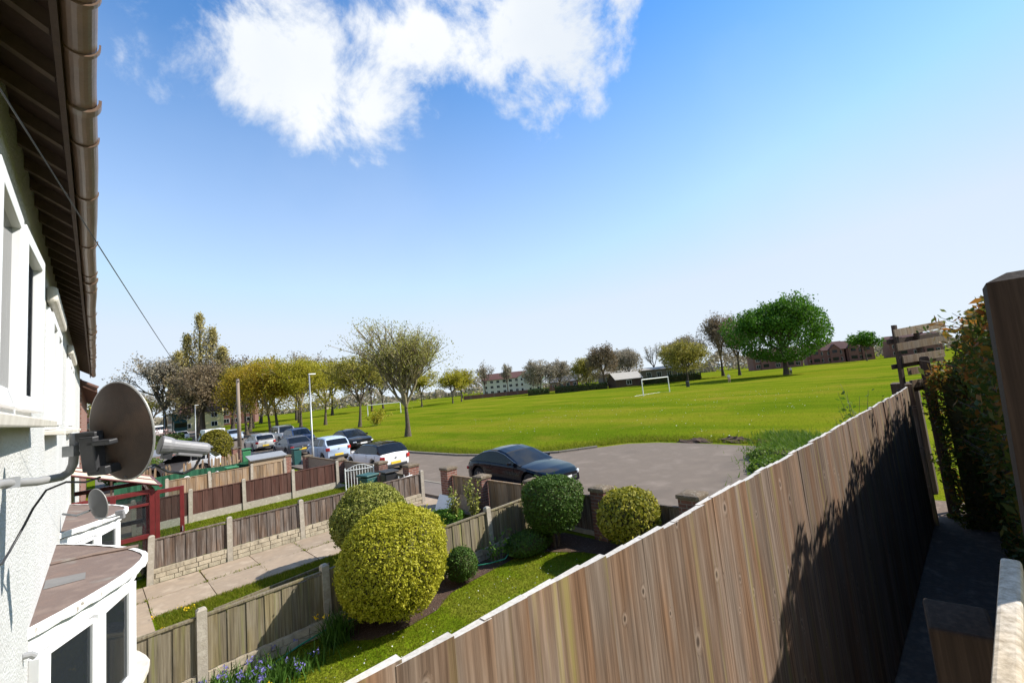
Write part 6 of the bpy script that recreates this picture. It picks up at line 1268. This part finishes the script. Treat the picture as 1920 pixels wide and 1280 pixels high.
building('white_flats', 'cream three-storey flats with red-brown roof beyond the field', (150, 160), 22, 11, 7.6, 10.6, R(-48), M['farwhite'], M['farroof'], 7, 3, gable_win=3)
building('white_flats', 'gabled cream wing at the right end of the flats', (157, 149), 9, 12, 7.6, 10.8, R(42), M['farwhite'], M['farroof'], 3, 3, gable_win=3)
building('brick_house', 'low dark-roofed house right of the white flats', (150, 122), 12, 8, 3.4, 6.0, R(-45), M['brickfar'], M['slate'], 4, 1, 1, GB, 'house')
building('brick_house', 'red brick house at the right edge of the field with tall chimney', (222, 38), 13, 9, 5.6, 8.8, R(-70), M['brickfar'], M['farroof'], 4, 2, 1, GB, 'house', 'sill', gab=2)
building('brick_house', 'second red brick house along the right edge of the field', (226, 27), 9, 9, 5.6, 8.6, R(-70), M['brickfar'], M['farroof'], 3, 2, 1, GB, 'house', 'sill', gab=2)
building('brick_house', 'farthest right red brick terrace with two chimneys', (238, 11), 16, 9, 5.6, 8.6, R(-70), M['brickfar'], M['farroof'], 5, 2, 2, GB, 'house', 'sill', gab=2)
building('brick_house', 'red brick terrace half hidden by the broad green tree', (204, 52), 18, 9, 5.4, 8.4, R(-60), M['brickfar'], M['farroof'], 5, 2, 2, GB, 'house', 'sill', gab=2)
building('brick_house', 'red brick house far up on the left of the road', (3, 160), 12, 9, 5.2, 8.2, R(10), M['brickfar'], M['farroof'], 4, 2, 1, GB, 'house')
building('brick_house', 'red brick house behind the big bare trees', (32, 170), 16, 9, 5.2, 8.2, R(-20), M['brickfar'], M['farroof'], 5, 2, 1, GB, 'house')
building('cream_house', 'pale yellow house seen between the bare trunks', (22, 150), 9, 8, 5.0, 7.6, R(-15), mat('pale_yellow_render', [(.62, .54, .28)], 1, .9), M['farroof'], 3, 2, 1, GB, 'house')
building('brown_hut', 'brown timber hut with pale roof beside the far hedge', (114.5, 69.5), 8.4, 5.5, 2.5, 4.3, R(-32), M['darkwood'], M['pale'], 1, 1, cat='hut')
building('long_building', 'long building with pale flat roof behind the goal', (150, 82), 34, 10, 4.6, 5.3, R(-45), mat('grey_brown_wall', [(.16, .13, .11)], 1, .9), M['pale'], 9, 1)
q = MB(); q.box((118, 118, .75), (44, .25, 1.5), rz=R(-44)); tag(q.build('boundary_wall', M['brickfar']), 'long red brick boundary wall before the white flats', 'wall')
q = MB(); q.box((112, 104, .9), (2.4, 2.2, 1.8)); q.box((112, 104, 1.83), (2.6, 2.4, .1)); tag(q.build('utility_cabinet', M['tealpl']), 'dark green utility cabinet at the field edge', 'cabinet')
q = MB(); q.box((4.5, 55, .35), (8, .25, .7)); tag(q.build('garden_wall', M['brick']), 'low orange brick wall beside the far driveway', 'wall')
# far-off wood that closes the horizon
rs = np.random.default_rng(77); n = 15000; a = rs.uniform(R(-12), R(96), n); rr = 300+rs.random(n)*40; hmax = 6+3.5*np.sin(a*23)+2.5*np.sin(a*57+1)+1.5*np.sin(a*131); P = np.stack([rr*np.cos(a), rr*np.sin(a), rs.random(n)**.7*np.maximum(hmax, 2)], 1)
struct(quads('far_wood', leaf_quads(rs, P, 1.3), LM['grey']), 'far-off trees closing the horizon', 'stuff')
